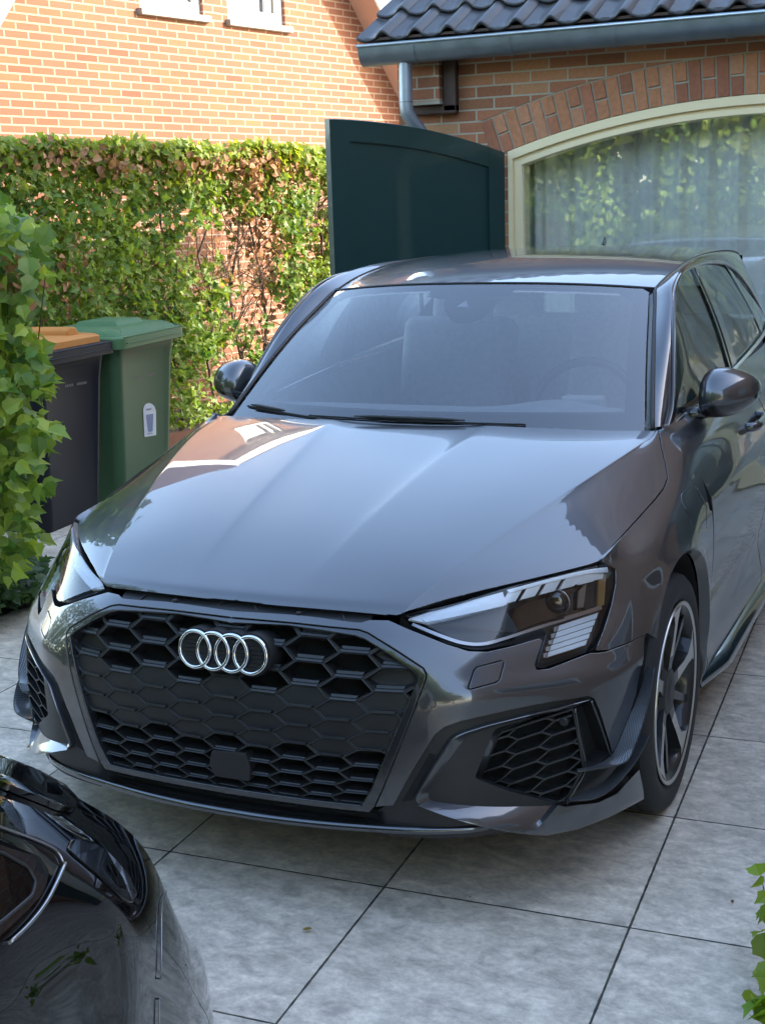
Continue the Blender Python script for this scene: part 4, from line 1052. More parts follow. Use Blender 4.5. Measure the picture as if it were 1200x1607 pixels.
# ------------------------------------------------------------------ wheels
def wheel(x, y, s, steer=0.0):
    Wh = bpy.data.objects.new('wheel', None); COL.objects.link(Wh); Wh.parent = CAR
    c = np.array([x, y, .326]); cs, sn = math.cos(steer), math.sin(steer)
    Rm = np.array([[cs, sn, 0], [-sn, cs, 0], [0, 0, 1]]); 
    def fin(mb, name, mat, **k):
        mb.V = [(((v@Rm.T)+c)*[s, 1, 1]) for v in mb.V]
        return mb.build(name, mat, Wh, **k)
    R = .3275; r0 = .252
    mb = MB()   # tyre, outer face at x=0 (bulge +.006)
    prof = [(-.012, r0-.006), (-.004, r0+.001), (.004, r0+.018), (.006, r0+.038), (.0, R-.016), (-.012, R-.004), (-.03, R), (-.19, R), (-.21, R-.006), (-.222, R-.03), (-.22, r0+.02), (-.21, r0-.006)]
    lathe(mb, prof, (0, 0, 0), 'x', 96); t = fin(mb, 'tyre', MT['rubber'], angle=35)
    mb = MB()
    for k in range(4): 
        xx = -.05-.04*k; lathe(mb, [(xx-.004, R+.0008), (xx+.004, R+.0008)], (0, 0, 0), 'x', 96)
    for k in range(60):
        a = 2*math.pi*k/60
        P = []
        for q, rr in ((-.006, R-.012), (-.022, R-.0005), (-.045, R+.0008)):
            for d in (-.006, .006): P.append((q, rr*math.cos(a+d), rr*math.sin(a+d)))
        mb.add(P, [(0, 1, 3, 2), (2, 3, 5, 4)])
    fin(mb, 'tread_grooves', MT['black'])
    mb = MB()  # rim barrel
    prof = [(-.002, r0-.002), (.004, r0-.001), (.005, r0-.006), (.001, r0-.013)]
    lathe(mb, prof, (0, 0, 0), 'x', 96); rim = fin(mb, 'rim_edge', MT['rimface'], smooth=True)
    mb = MB(); prof = [(.001, r0-.013), (-.008, r0-.022), (-.03, r0-.030), (-.10, r0-.042), (-.19, r0-.03)]
    lathe(mb, prof, (0, 0, 0), 'x', 96); fin(mb, 'rim_barrel', MT['rimdark'], smooth=True)
    mbf, mbd = MB(), MB()
    for k in range(5):
        a = 2*math.pi*k/5+rad(12)
        def pt(r, da, xx): return (xx, r*math.cos(a+da), r*math.sin(a+da))
        # twisted blade: narrow at the hub, wide flare at the rim on one side
        rr = [.055, .10, .15, .19, .222, .240]
        l = [-.42, -.205, -.115, -.09, -.085, -.15]; r_ = [.42, .165, .075, .085, .20, .34]
        xx = [-.020, -.016, -.010, -.006, -.002, -.001]
        F1 = [pt(q, b, x_) for q, b, x_ in zip(rr, l, xx)]; F2 = [pt(q, b, x_) for q, b, x_ in zip(rr, r_, xx)]
        n = 6; V = F1+F2; mbf.add(V, [(i, i+1, n+i+1, n+i) for i in range(1, n-1)])
        D1 = [pt(q, b-.05, x_-.05) for q, b, x_ in zip(rr, l, xx)]; D2 = [pt(q, b+.05, x_-.05) for q, b, x_ in zip(rr, r_, xx)]
        V = F1+F2+D1+D2
        mbd.add(V, [(2*n+i, 2*n+i+1, i+1, i) for i in range(n-1)]+[(n+i, n+i+1, 3*n+i+1, 3*n+i) for i in range(n-1)]+[(0, 1, n+1, n)])
        # slim dark secondary blade
        b0 = .63; F1 = [pt(q, b0-w_, x_) for q, w_, x_ in ((.07, .20, -.03), (.15, .07, -.02), (.24, .05, -.012))]; F2 = [pt(q, b0+w_, x_) for q, w_, x_ in ((.07, .20, -.03), (.15, .07, -.02), (.24, .05, -.012))]
        D1 = [(p[0]-.03, p[1], p[2]) for p in F1]; D2 = [(p[0]-.03, p[1], p[2]) for p in F2]
        mbd.add(F1+F2+D1+D2, [(0, 1, 4, 3), (1, 2, 5, 4), (6, 7, 1, 0), (7, 8, 2, 1), (3, 4, 10, 9), (4, 5, 11, 10)])
    fin(mbf, 'spoke_faces', MT['rimface']); fin(mbd, 'spokes', MT['rimdark'])
    mb = MB(); lathe(mb, [(-.012, 0.0), (-.011, .028), (-.014, .034), (-.016, .06), (-.03, .075), (-.06, .08)], (0, 0, 0), 'x', 48); fin(mb, 'hub_cap', MT['plastic'], angle=30)
    mb = MB(); lathe(mb, [(-.085, .05), (-.085, .165), (-.11, .165)], (0, 0, 0), 'x', 64); fin(mb, 'brake_disc', pbr('brake_steel', (.22, .22, .22), .35, 1) if 'brake_steel' not in bpy.data.materials else bpy.data.materials['brake_steel'])
    mb = MB(); lathe(mb, [(-.12, .0), (-.12, .24)], (0, 0, 0), 'x', 32); fin(mb, 'wheel_back', MT['black'])
wheel(.903, .876, 1, .013); wheel(.903, .876, -1, .0); wheel(.903, 3.512, 1); wheel(.903, 3.512, -1)
# ------------------------------------------------------------------ cabin
mb = MB(); mb.boxmm((-.70, 1.36, .40), (.70, 4.0, .50)); mb.build('cabin_floor', MT['interior'], CAR)
mb = MB(); G = []
for x in np.linspace(-.70, .70, 29):
    h = .02*math.exp(-((x-.36)/.22)**2*2); G.append([(x, 1.20+.17*abs(x/.7)**2, .972), (x, 1.42, .985+h*.3), (x, 1.60, .985+h*1.6), (x, 1.68, .965+h), (x, 1.72, .86), (x, 1.66, .60)])
mb.grid(G); mb.build('dashboard', MT['interior'], CAR, smooth=True)
SWH = bpy.data.objects.new('steering_wheel', None); COL.objects.link(SWH); SWH.parent = CAR
c = np.array([.36, 1.90, .93]); ax1 = np.array([1, 0, 0]); ax2 = np.array([0, .38, .925])
mb = MB(); mb.tube([c+.185*(ax1*math.cos(t)+ax2*math.sin(t)) for t in np.linspace(0, 2*math.pi, 49)[:-1]], .016, 10, closed=True); mb.build('wheel_rim', MT['satin'], SWH, smooth=True)
mb = MB(); mb.box(c, (.34, .03, .04)); mb.box(c-ax2*.08, (.05, .03, .18)); mb.box(c+[0, .0, 0], (.15, .06, .12)); mb.build('spokes', MT['interior'], SWH, bevel=.01)
def seat(x, y):
    ST = bpy.data.objects.new('seat', None); COL.objects.link(ST); ST.parent = CAR
    def cushion(name, c, size, R=None, bev=.05):
        mb = MB(); mb.box(c, size, R); mb.build(name, MT['seat'], ST, bevel=bev, segs=4, smooth=True)
    t = rad(-14); R = np.array([[1, 0, 0], [0, math.cos(t), -math.sin(t)], [0, math.sin(t), math.cos(t)]])
    cushion('cushion', (x, y, .60), (.50, .52, .16)); cushion('backrest', (x, y+.36, .90), (.48, .14, .62), R); cushion('headrest', (x, y+.46, 1.255), (.26, .10, .19), R)
seat(.36, 2.2); seat(-.36, 2.2)
ST = bpy.data.objects.new('rear_bench', None); COL.objects.link(ST); ST.parent = CAR
mb = MB(); mb.box((0, 3.15, .60), (1.2, .5, .18)); mb.box((0, 3.45, .88), (1.2, .16, .55)); mb.build('bench', MT['seat'], ST, bevel=.05, segs=3)
for x in (-.4, 0, .4):
    mb = MB(); mb.box((x, 3.50, 1.20), (.24, .1, .14)); mb.build('headrest', MT['seat'], ST, bevel=.03, segs=3)
mb = MB(); G = [[(x*.97, y, z-.03) for x, y, z in [rpt(i, u) for i in range(7)]] for u in np.linspace(-1, 1, 11)]; mb.grid(G); mb.build('headlining', pbr('headlining_cloth', (.62, .62, .60), .9), CAR, smooth=True)
for s in (1, -1):
    mb = MB(); G = [[(s*.70, y, .45), (s*.715, y, .93), (s*(by(belt, y)[0]-.03), y, by(belt, y)[2]-.01)] for y in np.linspace(1.4, 3.7, 12)]; mb.grid(G); mb.build('door_lining', MT['interior'], CAR, smooth=True)
    mb = MB()
    G = [[mx(Gt[i, 0]+[-.02, .02, -.015], s), mx(out_[0]*(1-i/60)+at(out_, Lo, Lo[-1]*i/60)*(i/60) if False else at(out_, Lo, Lo[-1]*i/60)+[-.03, 0.01, -.01], s)] for i in range(0, 61, 3)]
    mb.grid(G); mb.build('pillar_lining', bpy.data.materials['headlining_cloth'], CAR, smooth=True)

# ------------------------------------------------------------------ ground
def math_n(t, op, a=None, b=None, v0=None, v1=None):
    n = t.nodes.new('ShaderNodeMath'); n.operation = op
    if a is not None: t.links.new(a, n.inputs[0])
    if b is not None: t.links.new(b, n.inputs[1])
    if v0 is not None: n.inputs[0].default_value = v0
    if v1 is not None: n.inputs[1].default_value = v1
    return n.outputs[0]
def slab_material():
    m, t, b = nodes('porcelain_slabs'); L = t.links.new
    uv = N(t, 'ShaderNodeUVMap'); tc = N(t, 'ShaderNodeTexCoord'); sep = N(t, 'ShaderNodeSeparateXYZ'); L(uv.outputs[0], sep.inputs[0])
    # joints
    d = []
    for k in (0, 1):
        p = math_n(t, 'PINGPONG', sep.outputs[k], v1=.5); d.append(p)
    nw_ = N(t, 'ShaderNodeTexNoise', i_Scale=35.0, i_Detail=4.0); L(tc.outputs['Object'], nw_.inputs['Vector'])
    mn = math_n(t, 'ADD', math_n(t, 'MINIMUM', d[0], d[1]), math_n(t, 'MULTIPLY', math_n(t, 'SUBTRACT', nw_.outputs[0], v1=.5), v1=.006))
    j = N(t, 'ShaderNodeMapRange'); j.inputs[1].default_value = .0035; j.inputs[2].default_value = .0055; L(mn, j.inputs[0])
    fl = N(t, 'ShaderNodeVectorMath', operation='FLOOR'); L(uv.outputs[0], fl.inputs[0])
    wn = N(t, 'ShaderNodeTexWhiteNoise', noise_dimensions='2D'); L(fl.outputs[0], wn.inputs['Vector'])
    # every slab shows its own piece of the cloudy pattern
    off = N(t, 'ShaderNodeVectorMath', operation='SCALE'); L(wn.outputs['Color'], off.inputs[0]); off.inputs['Scale'].default_value = 30
    ad = N(t, 'ShaderNodeVectorMath', operation='ADD'); L(tc.outputs['Object'], ad.inputs[0]); L(off.outputs[0], ad.inputs[1])
    n1 = N(t, 'ShaderNodeTexNoise', i_Scale=4.2, i_Detail=9.0, i_Roughness=.62, i_Distortion=.6); L(ad.outputs[0], n1.inputs['Vector'])
    mp = N(t, 'ShaderNodeMapping'); mp.inputs['Scale'].default_value = (1, 1.5, 1); mp.inputs['Rotation'].default_value = (0, 0, .5); L(ad.outputs[0], mp.inputs[0])
    n2 = N(t, 'ShaderNodeTexNoise', i_Scale=15.0, i_Detail=10.0, i_Roughness=.72, i_Distortion=.35); L(mp.outputs[0], n2.inputs['Vector'])
    n3 = N(t, 'ShaderNodeTexNoise', i_Scale=60.0, i_Detail=6.0, i_Roughness=.7); L(tc.outputs['Object'], n3.inputs['Vector'])
    r1 = N(t, 'ShaderNodeValToRGB'); e = r1.color_ramp.elements; e[0].position = .30; e[0].color = (.50, .43, .345, 1); e[1].position = .68; e[1].color = (.68, .58, .465, 1); L(n1.outputs[0], r1.inputs[0])
    r2 = N(t, 'ShaderNodeValToRGB'); e = r2.color_ramp.elements; e[0].position = .36; e[0].color = (.66, .665, .67, 1); e[1].position = .64; e[1].color = (1.20, 1.21, 1.22, 1); L(n2.outputs[0], r2.inputs[0])
    r3 = N(t, 'ShaderNodeValToRGB'); e = r3.color_ramp.elements; e[0].position = .3; e[0].color = (.82, .82, .82, 1); e[1].position = .7; e[1].color = (1.13, 1.13, 1.13, 1); L(n3.outputs[0], r3.inputs[0])
    def mul(a, b_):
        q = N(t, 'ShaderNodeMix', data_type='RGBA', blend_type='MULTIPLY'); q.inputs[0].default_value = 1; L(a, q.inputs[6]); L(b_, q.inputs[7]); return q.outputs[2]
    c = mul(mul(r1.outputs[0], r2.outputs[0]), r3.outputs[0])
    tn = N(t, 'ShaderNodeMapRange'); tn.inputs[3].default_value = .90; tn.inputs[4].default_value = 1.10; L(wn.outputs['Value'], tn.inputs[0])
    cc = N(t, 'ShaderNodeVectorMath', operation='SCALE'); L(c, cc.inputs[0]); L(tn.outputs[0], cc.inputs['Scale'])
    mxj = N(t, 'ShaderNodeMix', data_type='RGBA'); jr = N(t, 'ShaderNodeValToRGB'); e = jr.color_ramp.elements; e[0].position = .40; e[0].color = (.028, .028, .027, 1); e[1].position = .66; e[1].color = (.085, .075, .045, 1); nj = N(t, 'ShaderNodeTexNoise', i_Scale=14.0, i_Detail=5.0); L(tc.outputs['Object'], nj.inputs['Vector']); L(nj.outputs[0], jr.inputs[0]); L(jr.outputs[0], mxj.inputs[6]); L(j.outputs[0], mxj.inputs[0]); L(cc.outputs[0], mxj.inputs[7])
    L(mxj.outputs[2], b.inputs['Base Color']); b.inputs['Roughness'].default_value = .5
    rr = N(t, 'ShaderNodeMapRange'); rr.inputs[3].default_value = .55; rr.inputs[4].default_value = .75; L(n2.outputs[0], rr.inputs[0]); L(rr.outputs[0], b.inputs['Roughness'])
    ht = math_n(t, 'ADD', math_n(t, 'MULTIPLY', j.outputs[0], v1=1.5), math_n(t, 'MULTIPLY', n3.outputs[0], v1=.12))
    bp = N(t, 'ShaderNodeBump', i_Strength=.6, i_Distance=.004); L(ht, bp.inputs['Height']); L(bp.outputs[0], b.inputs['Normal'])
    return m
th_, ta, tb, tox, toy = .03774, .60729, .60824, .33954, .1585
def guv(V):
    V = np.asarray(V, float); dx, dy = V[:, 0]-tox, V[:, 1]-toy; c, s = math.cos(th_), math.sin(th_)
    return np.stack([(c*dx+s*dy)/ta, (-s*dx+c*dy)/tb], 1)
V = [(-60, -60, 0), (60, -60, 0), (60, 60, 0), (-60, 60, 0)]
tag(mesh('ground', V, [(0, 1, 2, 3)], slab_material(), uv=guv(V)), None, None, kind='structure')
# planting bed of dark soil beneath the hedge
SOIL = pbr('soil', (.045, .032, .022), .95, noise=.5, nscale=30, bump=1, bscale=60)
# ------------------------------------------------------------------ brick
def brick_material(name, c1, c2, c3, mortar, bw=.22, bh=.0625, ms=.011, rough=.85, mottling=.25, offset=(0, 0)):
    m, t, b = nodes(name); L = t.links.new
    uv = N(t, 'ShaderNodeUVMap'); mp = N(t, 'ShaderNodeMapping'); mp.inputs['Location'].default_value = (offset[0], offset[1], 0); L(uv.outputs[0], mp.inputs[0])
    br = N(t, 'ShaderNodeTexBrick', i_Scale=1.0); br.offset = .5; br.squash = 1
    br.inputs['Mortar Size'].default_value = ms/2; br.inputs['Mortar Smooth'].default_value = .15; br.inputs['Brick Width'].default_value = bw; br.inputs['Row Height'].default_value = bh
    br.inputs['Color1'].default_value = (0, 0, 0, 1); br.inputs['Color2'].default_value = (1, 1, 1, 1); br.inputs['Mortar'].default_value = (.5, .5, .5, 1)
    nz = N(t, 'ShaderNodeTexNoise', i_Scale=90.0, i_Detail=3.0); L(mp.outputs[0], nz.inputs['Vector'])
    sc = N(t, 'ShaderNodeVectorMath', operation='SCALE'); sc.inputs['Scale'].default_value = .0035; L(nz.outputs['Color'], sc.inputs[0])
    ad = N(t, 'ShaderNodeVectorMath', operation='ADD'); L(mp.outputs[0], ad.inputs[0]); L(sc.outputs[0], ad.inputs[1]); L(ad.outputs[0], br.inputs['Vector'])
    rp = N(t, 'ShaderNodeValToRGB'); rp.color_ramp.interpolation = 'LINEAR'; e = rp.color_ramp.elements
    e[0].position = 0; e[0].color = (*c1, 1); e[1].position = .62; e[1].color = (*c2, 1); q = e.new(.86); q.color = (*c3, 1); q = e.new(1.0); q.color = (*[x*.62 for x in c2], 1)
    L(br.outputs['Color'], rp.inputs[0])
    n2 = N(t, 'ShaderNodeTexNoise', i_Scale=45.0, i_Detail=6.0, i_Roughness=.7); L(mp.outputs[0], n2.inputs['Vector'])
    r2 = N(t, 'ShaderNodeMapRange'); r2.inputs[3].default_value = 1-mottling; r2.inputs[4].default_value = 1+mottling; L(n2.outputs[0], r2.inputs[0])
    v = N(t, 'ShaderNodeVectorMath', operation='SCALE'); L(rp.outputs[0], v.inputs[0]); L(r2.outputs[0], v.inputs['Scale'])
    n4 = N(t, 'ShaderNodeTexNoise', i_Scale=1.3, i_Detail=3.0); L(mp.outputs[0], n4.inputs['Vector'])
    r4 = N(t, 'ShaderNodeMapRange'); r4.inputs[3].default_value = .85; r4.inputs[4].default_value = 1.15; L(n4.outputs[0], r4.inputs[0])
    mo = N(t, 'ShaderNodeMix', data_type='RGBA'); mo.inputs[7].default_value = (*mortar, 1); L(v.outputs[0], mo.inputs[6]); L(br.outputs['Fac'], mo.inputs[0])
    v2 = N(t, 'ShaderNodeVectorMath', operation='SCALE'); L(mo.outputs[2], v2.inputs[0]); L(r4.outputs[0], v2.inputs['Scale'])
    L(v2.outputs[0], b.inputs['Base Color']); b.inputs['Roughness'].default_value = rough
    h = math_n(t, 'SUBTRACT', math_n(t, 'MULTIPLY', n2.outputs[0], v1=.25), br.outputs['Fac'])
    bp = N(t, 'ShaderNodeBump', i_Strength=.8, i_Distance=.006); L(h, bp.inputs['Height']); L(bp.outputs[0], b.inputs['Normal'])
    return m
MT['brick_n'] = brick_material('orange_brick', (.185, .069, .036), (.205, .079, .041), (.21, .093, .040), (.33, .235, .165), ms=.015)
MT['brick_g'] = brick_material('red_brown_brick', (.22, .085, .04), (.36, .14, .065), (.42, .21, .095), (.38, .33, .24), bw=.22, bh=.0655, mottling=.35, offset=(.07, .02))
MT['brickplain'] = pbr('arch_brick', (.24, .095, .05), .85, noise=.4, nscale=25, bump=.8, bscale=120)
MT['mortar'] = pbr('mortar', (.36, .32, .24), .9, noise=.2, nscale=60, bump=.5, bscale=200)
MT['zinc'] = pbr('zinc', (.20, .23, .25), .42, .75, noise=.3, nscale=9, vary_r=.1)
MT['tile'] = pbr('black_roof_tile', (.045, .045, .047), .48, 0, .15, noise=.35, nscale=14, bump=.3, bscale=80, vary_r=.12)
MT['cream'] = pbr('cream_frame_paint', (.86, .70, .42), .45, 0, .2, noise=.04, nscale=5)
MT['green'] = pbr('dark_green_paint', (.007, .036, .034), .33, 0, .35, noise=.12, nscale=6)
MT['wood'] = pbr('dark_brown_wood', (.055, .026, .016), .6, noise=.3, nscale=30)
MT['whitep'] = pbr('white_paint', (.80, .80, .78), .45)
def plate(mb, outline, holes, fn, mi=0):
    """flat plate in 2D coordinates mapped by fn to world"""
    loops = [list(map(tuple, outline))]+[list(map(tuple, h)) for h in holes]; vs = []; ed = []
    for lp in loops:
        a = len(vs); vs += lp; ed += [(a+i, a+(i+1) % len(lp)) for i in range(len(lp))]
    r = delaunay_2d_cdt([Vector(v) for v in vs], ed, [], 0, 1e-6); P = np.array([tuple(v) for v in r[0]]); F = []
    for f in r[2]:
        c = P[list(f)].mean(0)
        if inpoly(c[:1], c[1:], loops[0])[0] and not any(inpoly(c[:1], c[1:], h)[0] for h in loops[1:]): F.append(f)
    mb.add([fn(*p) for p in P], F, mi); return P
# ------------------------------------------------------------------ garage / house with the arched window
GAR = empty('garage', (.5, 5.14, 0), 'brick garage with dark tiled roof, zinc gutter and wide arched window behind the grey car', 'building')
YW = 5.10; AXC, AR0 = .47, 4.61; AZC = 2.194-AR0
def arcz(x, r): return AZC+math.sqrt(r*r-(x-AXC)**2)
xL, xR = -.979, 1.919
ringr = AR0+.222
arc_out = [(x, arcz(x, ringr)) for x in np.linspace(-1.145, 2.085, 50)]
a_l, a_r = (-1.078, arcz(-1.078, AR0)), (2.018, arcz(2.018, AR0))
outl = [(-1.664, 0), (xL, 0), (xL, arcz(xL, AR0)), a_l]+arc_out+[a_r, (xR, arcz(xR, AR0)), (xR, 0), (4.28, 0), (4.28, 2.62), (-1.664, 2.62)]
mb = MB(); P = plate(mb, outl, [], lambda x, z: (x, YW, z))
V = np.vstack(mb.V); w_ = mesh('brick_wall', V, mb.F, MT['brick_g'], GAR, uv=V[:, [0, 2]])
mb = MB()
for a, b in (((-1.664, 5.10), (-1.664, 6.5)), ((-1.664, 6.5), (1.0, 6.5))):
    mb.add([(*a, 0), (*b, 0), (*b, 2.62), (*a, 2.62)], [(0, 1, 2, 3)])
V = np.vstack(mb.V); mesh('side_walls', V, mb.F, MT['brick_g'], GAR, uv=np.stack([V[:, 0]+V[:, 1], V[:, 2]], 1))
# gable triangle on the left
mb = MB(); V = np.array([(-1.664, 5.1, 2.62), (-1.664, 6.5, 2.62), (-1.664, 5.75, 3.05)]); mb.add(V, [(0, 1, 2)]); mesh('gable', V, mb.F, MT['brick_g'], GAR, uv=V[:, [1, 2]])
# arch of standing bricks on a mortar bed
mb = MB(); n = 60; xs = np.linspace(-1.11, 2.05, n)
V = []; 
ang = lambda x, r: math.asin((x-AXC)/r)
t0, t1 = math.asin((-1.078-AXC)/AR0), math.asin((2.018-AXC)/AR0)
def ap2(t, r, y): return (AXC+r*math.sin(t), y, AZC+r*math.cos(t))
G = [[ap2(t, AR0-.001, YW+.12), ap2(t, AR0-.001, YW+.0045), ap2(t, ringr+.003, YW+.0045)] for t in np.linspace(t0, t1, 60)]
mb.grid(G); mb.build('arch_mortar', MT['mortar'], GAR)
random.seed(5); mb = MB(); nb_ = 43; dt = (t1-t0)/nb_
bm_cols = []
for k in range(nb_):
    ta0, ta1 = t0+dt*k+.0012, t0+dt*(k+1)-.0012
    rng = [(AR0+.004, AR0+.214)] if k % 2 == 0 else [(AR0+.004, AR0+.102), (AR0+.114, AR0+.214)]
    for r0, r1 in rng:
        j = random.uniform(-.0015, .002); e = .002
        fr = [ap2(ta0+e/AR0, r0+e, YW-.004+j), ap2(ta1-e/AR0, r0+e, YW-.004+j), ap2(ta1-e/AR0, r1-e, YW-.004+j), ap2(ta0+e/AR0, r1-e, YW-.004+j)]
        md = [ap2(ta0, r0, YW-.001+j), ap2(ta1, r0, YW-.001+j), ap2(ta1, r1, YW-.001+j), ap2(ta0, r1, YW-.001+j)]
        bk = [ap2(ta0, r0, YW+.11), ap2(ta1, r0, YW+.11), ap2(ta1, r1, YW+.11), ap2(ta0, r1, YW+.11)]
        mb.add(fr+md+bk, [(0, 1, 2, 3)]+[(i, 4+i, 4+(i+1) % 4, (i+1) % 4) for i in range(4)]+[(4+i, 8+i, 8+(i+1) % 4, 4+(i+1) % 4) for i in range(4)])
        tone = random.choice([(.36, .14, .065), (.42, .175, .08), (.30, .11, .055), (.45, .20, .10), (.37, .14, .07)]); bm_cols += [tone]*12
m, t, b = nodes('arch_brick_tones'); ca = N(t, 'ShaderNodeVertexColor', layer_name='tone'); nn_ = N(t, 'ShaderNodeTexNoise', i_Scale=40.0, i_Detail=6.0); tcn = N(t, 'ShaderNodeTexCoord'); t.links.new(tcn.outputs['Object'], nn_.inputs['Vector'])
mr = N(t, 'ShaderNodeMapRange'); mr.inputs[3].default_value = .62; mr.inputs[4].default_value = 1.35; t.links.new(nn_.outputs[0], mr.inputs[0])
vv = N(t, 'ShaderNodeVectorMath', operation='SCALE'); t.links.new(ca.outputs[0], vv.inputs[0]); t.links.new(mr.outputs[0], vv.inputs['Scale']); t.links.new(vv.outputs[0], b.inputs['Base Color']); b.inputs['Roughness'].default_value = .85
bp = N(t, 'ShaderNodeBump', i_Strength=.5, i_Distance=.004); t.links.new(nn_.outputs[0], bp.inputs['Height']); t.links.new(bp.outputs[0], b.inputs['Normal'])
mesh('brick_arch', np.vstack(mb.V), mb.F, m, GAR, attr=bm_cols)
# window frame: outer casing and inner sash, following the arch
def arch_frame(name, r_out, r_in, x0, x1, yf, yb, mat, w):
    mb = MB()
    xo, xi = np.linspace(x0, x1, 60), np.linspace(x0+w, x1-w, 60)
    O = [(x0, 0.02)]+[(x, arcz(x, r_out)) for x in xo]+[(x1, 0.02)]; I = [(x0+w, .02)]+[(x, arcz(x, r_in)) for x in xi]+[(x1-w, .02)]
    G = [[(a[0], yb, a[1]), (a[0], yf+.004, a[1]), (a[0]+(c[0]-a[0])*.06, yf, a[1]+(c[1]-a[1])*.06), (c[0]+(a[0]-c[0])*.06, yf, c[1]+(a[1]-c[1])*.06), (c[0], yf+.004, c[1]), (c[0], yb, c[1])] for a, c in zip(O, I)]
    mb.grid(G); return mb.build(name, mat, WIN)
WIN = bpy.data.objects.new('window', None); COL.objects.link(WIN); WIN.parent = GAR
arch_frame('outer_frame', AR0-.001, AR0-.052, xL, xR, 5.085, 5.24, MT['cream'], .030)
arch_frame('step', AR0-.052, AR0-.066, xL+.030, xR-.030, 5.108, 5.24, MT['cream'], .010)
arch_frame('sash', AR0-.066, AR0-.100, xL+.040, xR-.040, 5.094+.006, 5.24, MT['cream'], .042)
mb = MB(); P = [(xL+.08, .02)]+[(x, arcz(x, AR0-.098)) for x in np.linspace(xL+.08, xR-.08, 40)]+[(xR-.08, .02)]
mb.add([(x, 5.135, z) for x, z in P], [list(range(len(P)))]); mb.build('pane', MT['winglass'], WIN)
mb = MB(); mb.boxmm((xL+.08, 5.11, .02), (xR-.08, 5.16, .14)); mb.build('bottom_rail', MT['cream'], WIN)
# room behind
mb = MB(); mb.boxmm((-1.5, 5.26, 0.01), (3.0, 6.45, 2.5)); 
o = mb.build('room_lining', pbr('room_plaster', (.7, .68, .64), .9), GAR)
o.data.polygons; bm = bmesh.new(); bm.from_mesh(o.data)
for f in [f for f in bm.faces if abs(f.calc_center_median().y+5.14-5.26) < .02]: bm.faces.remove(f)
bm.to_mesh(o.data); bm.free()
# sheer curtain hanging behind the pane
m, t, b = nodes('sheer_curtain'); b.inputs['Base Color'].default_value = (.90, .88, .82, 1); b.inputs['Roughness'].default_value = .9; b.inputs['Alpha'].default_value = .92; b.inputs['Transmission Weight'].default_value = 0
mb = MB(); G = []
for x in np.linspace(-.95, 1.9, 420):
    y = 5.33+.020*math.sin(x*31+2.2*math.sin(x*3.3))+.012*math.sin(x*73+1.5*math.sin(x*7)); G.append([(x, y, z) for z in (.05, 1.1, 2.2)])
mb.grid(G); tag(mb.build('curtain', m, None, smooth=True), 'white sheer curtain hanging in folds behind the arched garage window', 'curtain')
# shutters: frame-and-panel leaves with an arched head
def shutter(H, F, zc_out, flip, nm='shutter'):
    S_ = bpy.data.objects.new(nm, None); COL.objects.link(S_); S_.parent = GAR
    H = np.array(H); F = np.array(F); Lh = np.linalg.norm((F-H)[:2]); d = (F-H)/Lh; nrm = np.array([d[1], -d[0], 0])*flip
    def Wp(a, z, off): p = H+d*a+nrm*off; return (p[0], p[1], z)
    def head(a, drop=0): # arched top, highest at the free edge
        q = 1-a/Lh; R2 = (Lh**2+.165**2)/(2*.165); return 1.955+.165-(R2-math.sqrt(R2*R2-(q*Lh)**2))-drop
    n = 24; st, tp_ = .125, .115
    def bar(name, a0, a1, z0f, z1f, o0, o1, k=1):
        mb = MB(); A = np.linspace(a0, a1, k+1); G = []
        for a in A: G.append([Wp(a, z0f(a), o0), Wp(a, z0f(a), o1-.004), Wp(a, z0f(a)+.004, o1), Wp(a, z1f(a)-.004, o1), Wp(a, z1f(a), o1-.004), Wp(a, z1f(a), o0), Wp(a, z0f(a), o0)])
        mb.grid(G); mb.add(G[0][:-1], [list(range(6))]); mb.add(G[-1][:-1], [list(range(6))]); return mb.build(name, MT['green'], S_)
    bar('stile', 0, st, lambda a: .04, lambda a: head(a), -.022, .022, 4)
    bar('stile', Lh-st, Lh, lambda a: .04, lambda a: head(a), -.022, .022, 4)
    bar('top_rail', st+.0005, Lh-st-.0005, lambda a: head(a)-tp_, lambda a: head(a), -.021, .021, n)
    bar('bottom_rail', st+.0005, Lh-st-.0005, lambda a: .04, lambda a: .22, -.021, .021, 1)
    bar('panel', st-.01, Lh-st+.01, lambda a: .2, lambda a: head(a)-tp_+.01, -.008, .008, n)
    bar('edge_moulding', Lh-.001, Lh+.012, lambda a: .04, lambda a: head(Lh)-.002, -.012, .030, 1)
    mb = MB(); 
    for z in (.4, 1.75): mb.tube([Wp(-.012, z, .0), Wp(-.012, z+.09, .0)], .010, 8)
    mb.build('hinge', MT['zinc'], S_)
    return S_
shutter((-1.005, 5.06, 0), (-1.575, 3.94, 0), 0, -1)
shutter((1.945, 5.06, 0), (2.45, 3.90, 0), 0, 1)
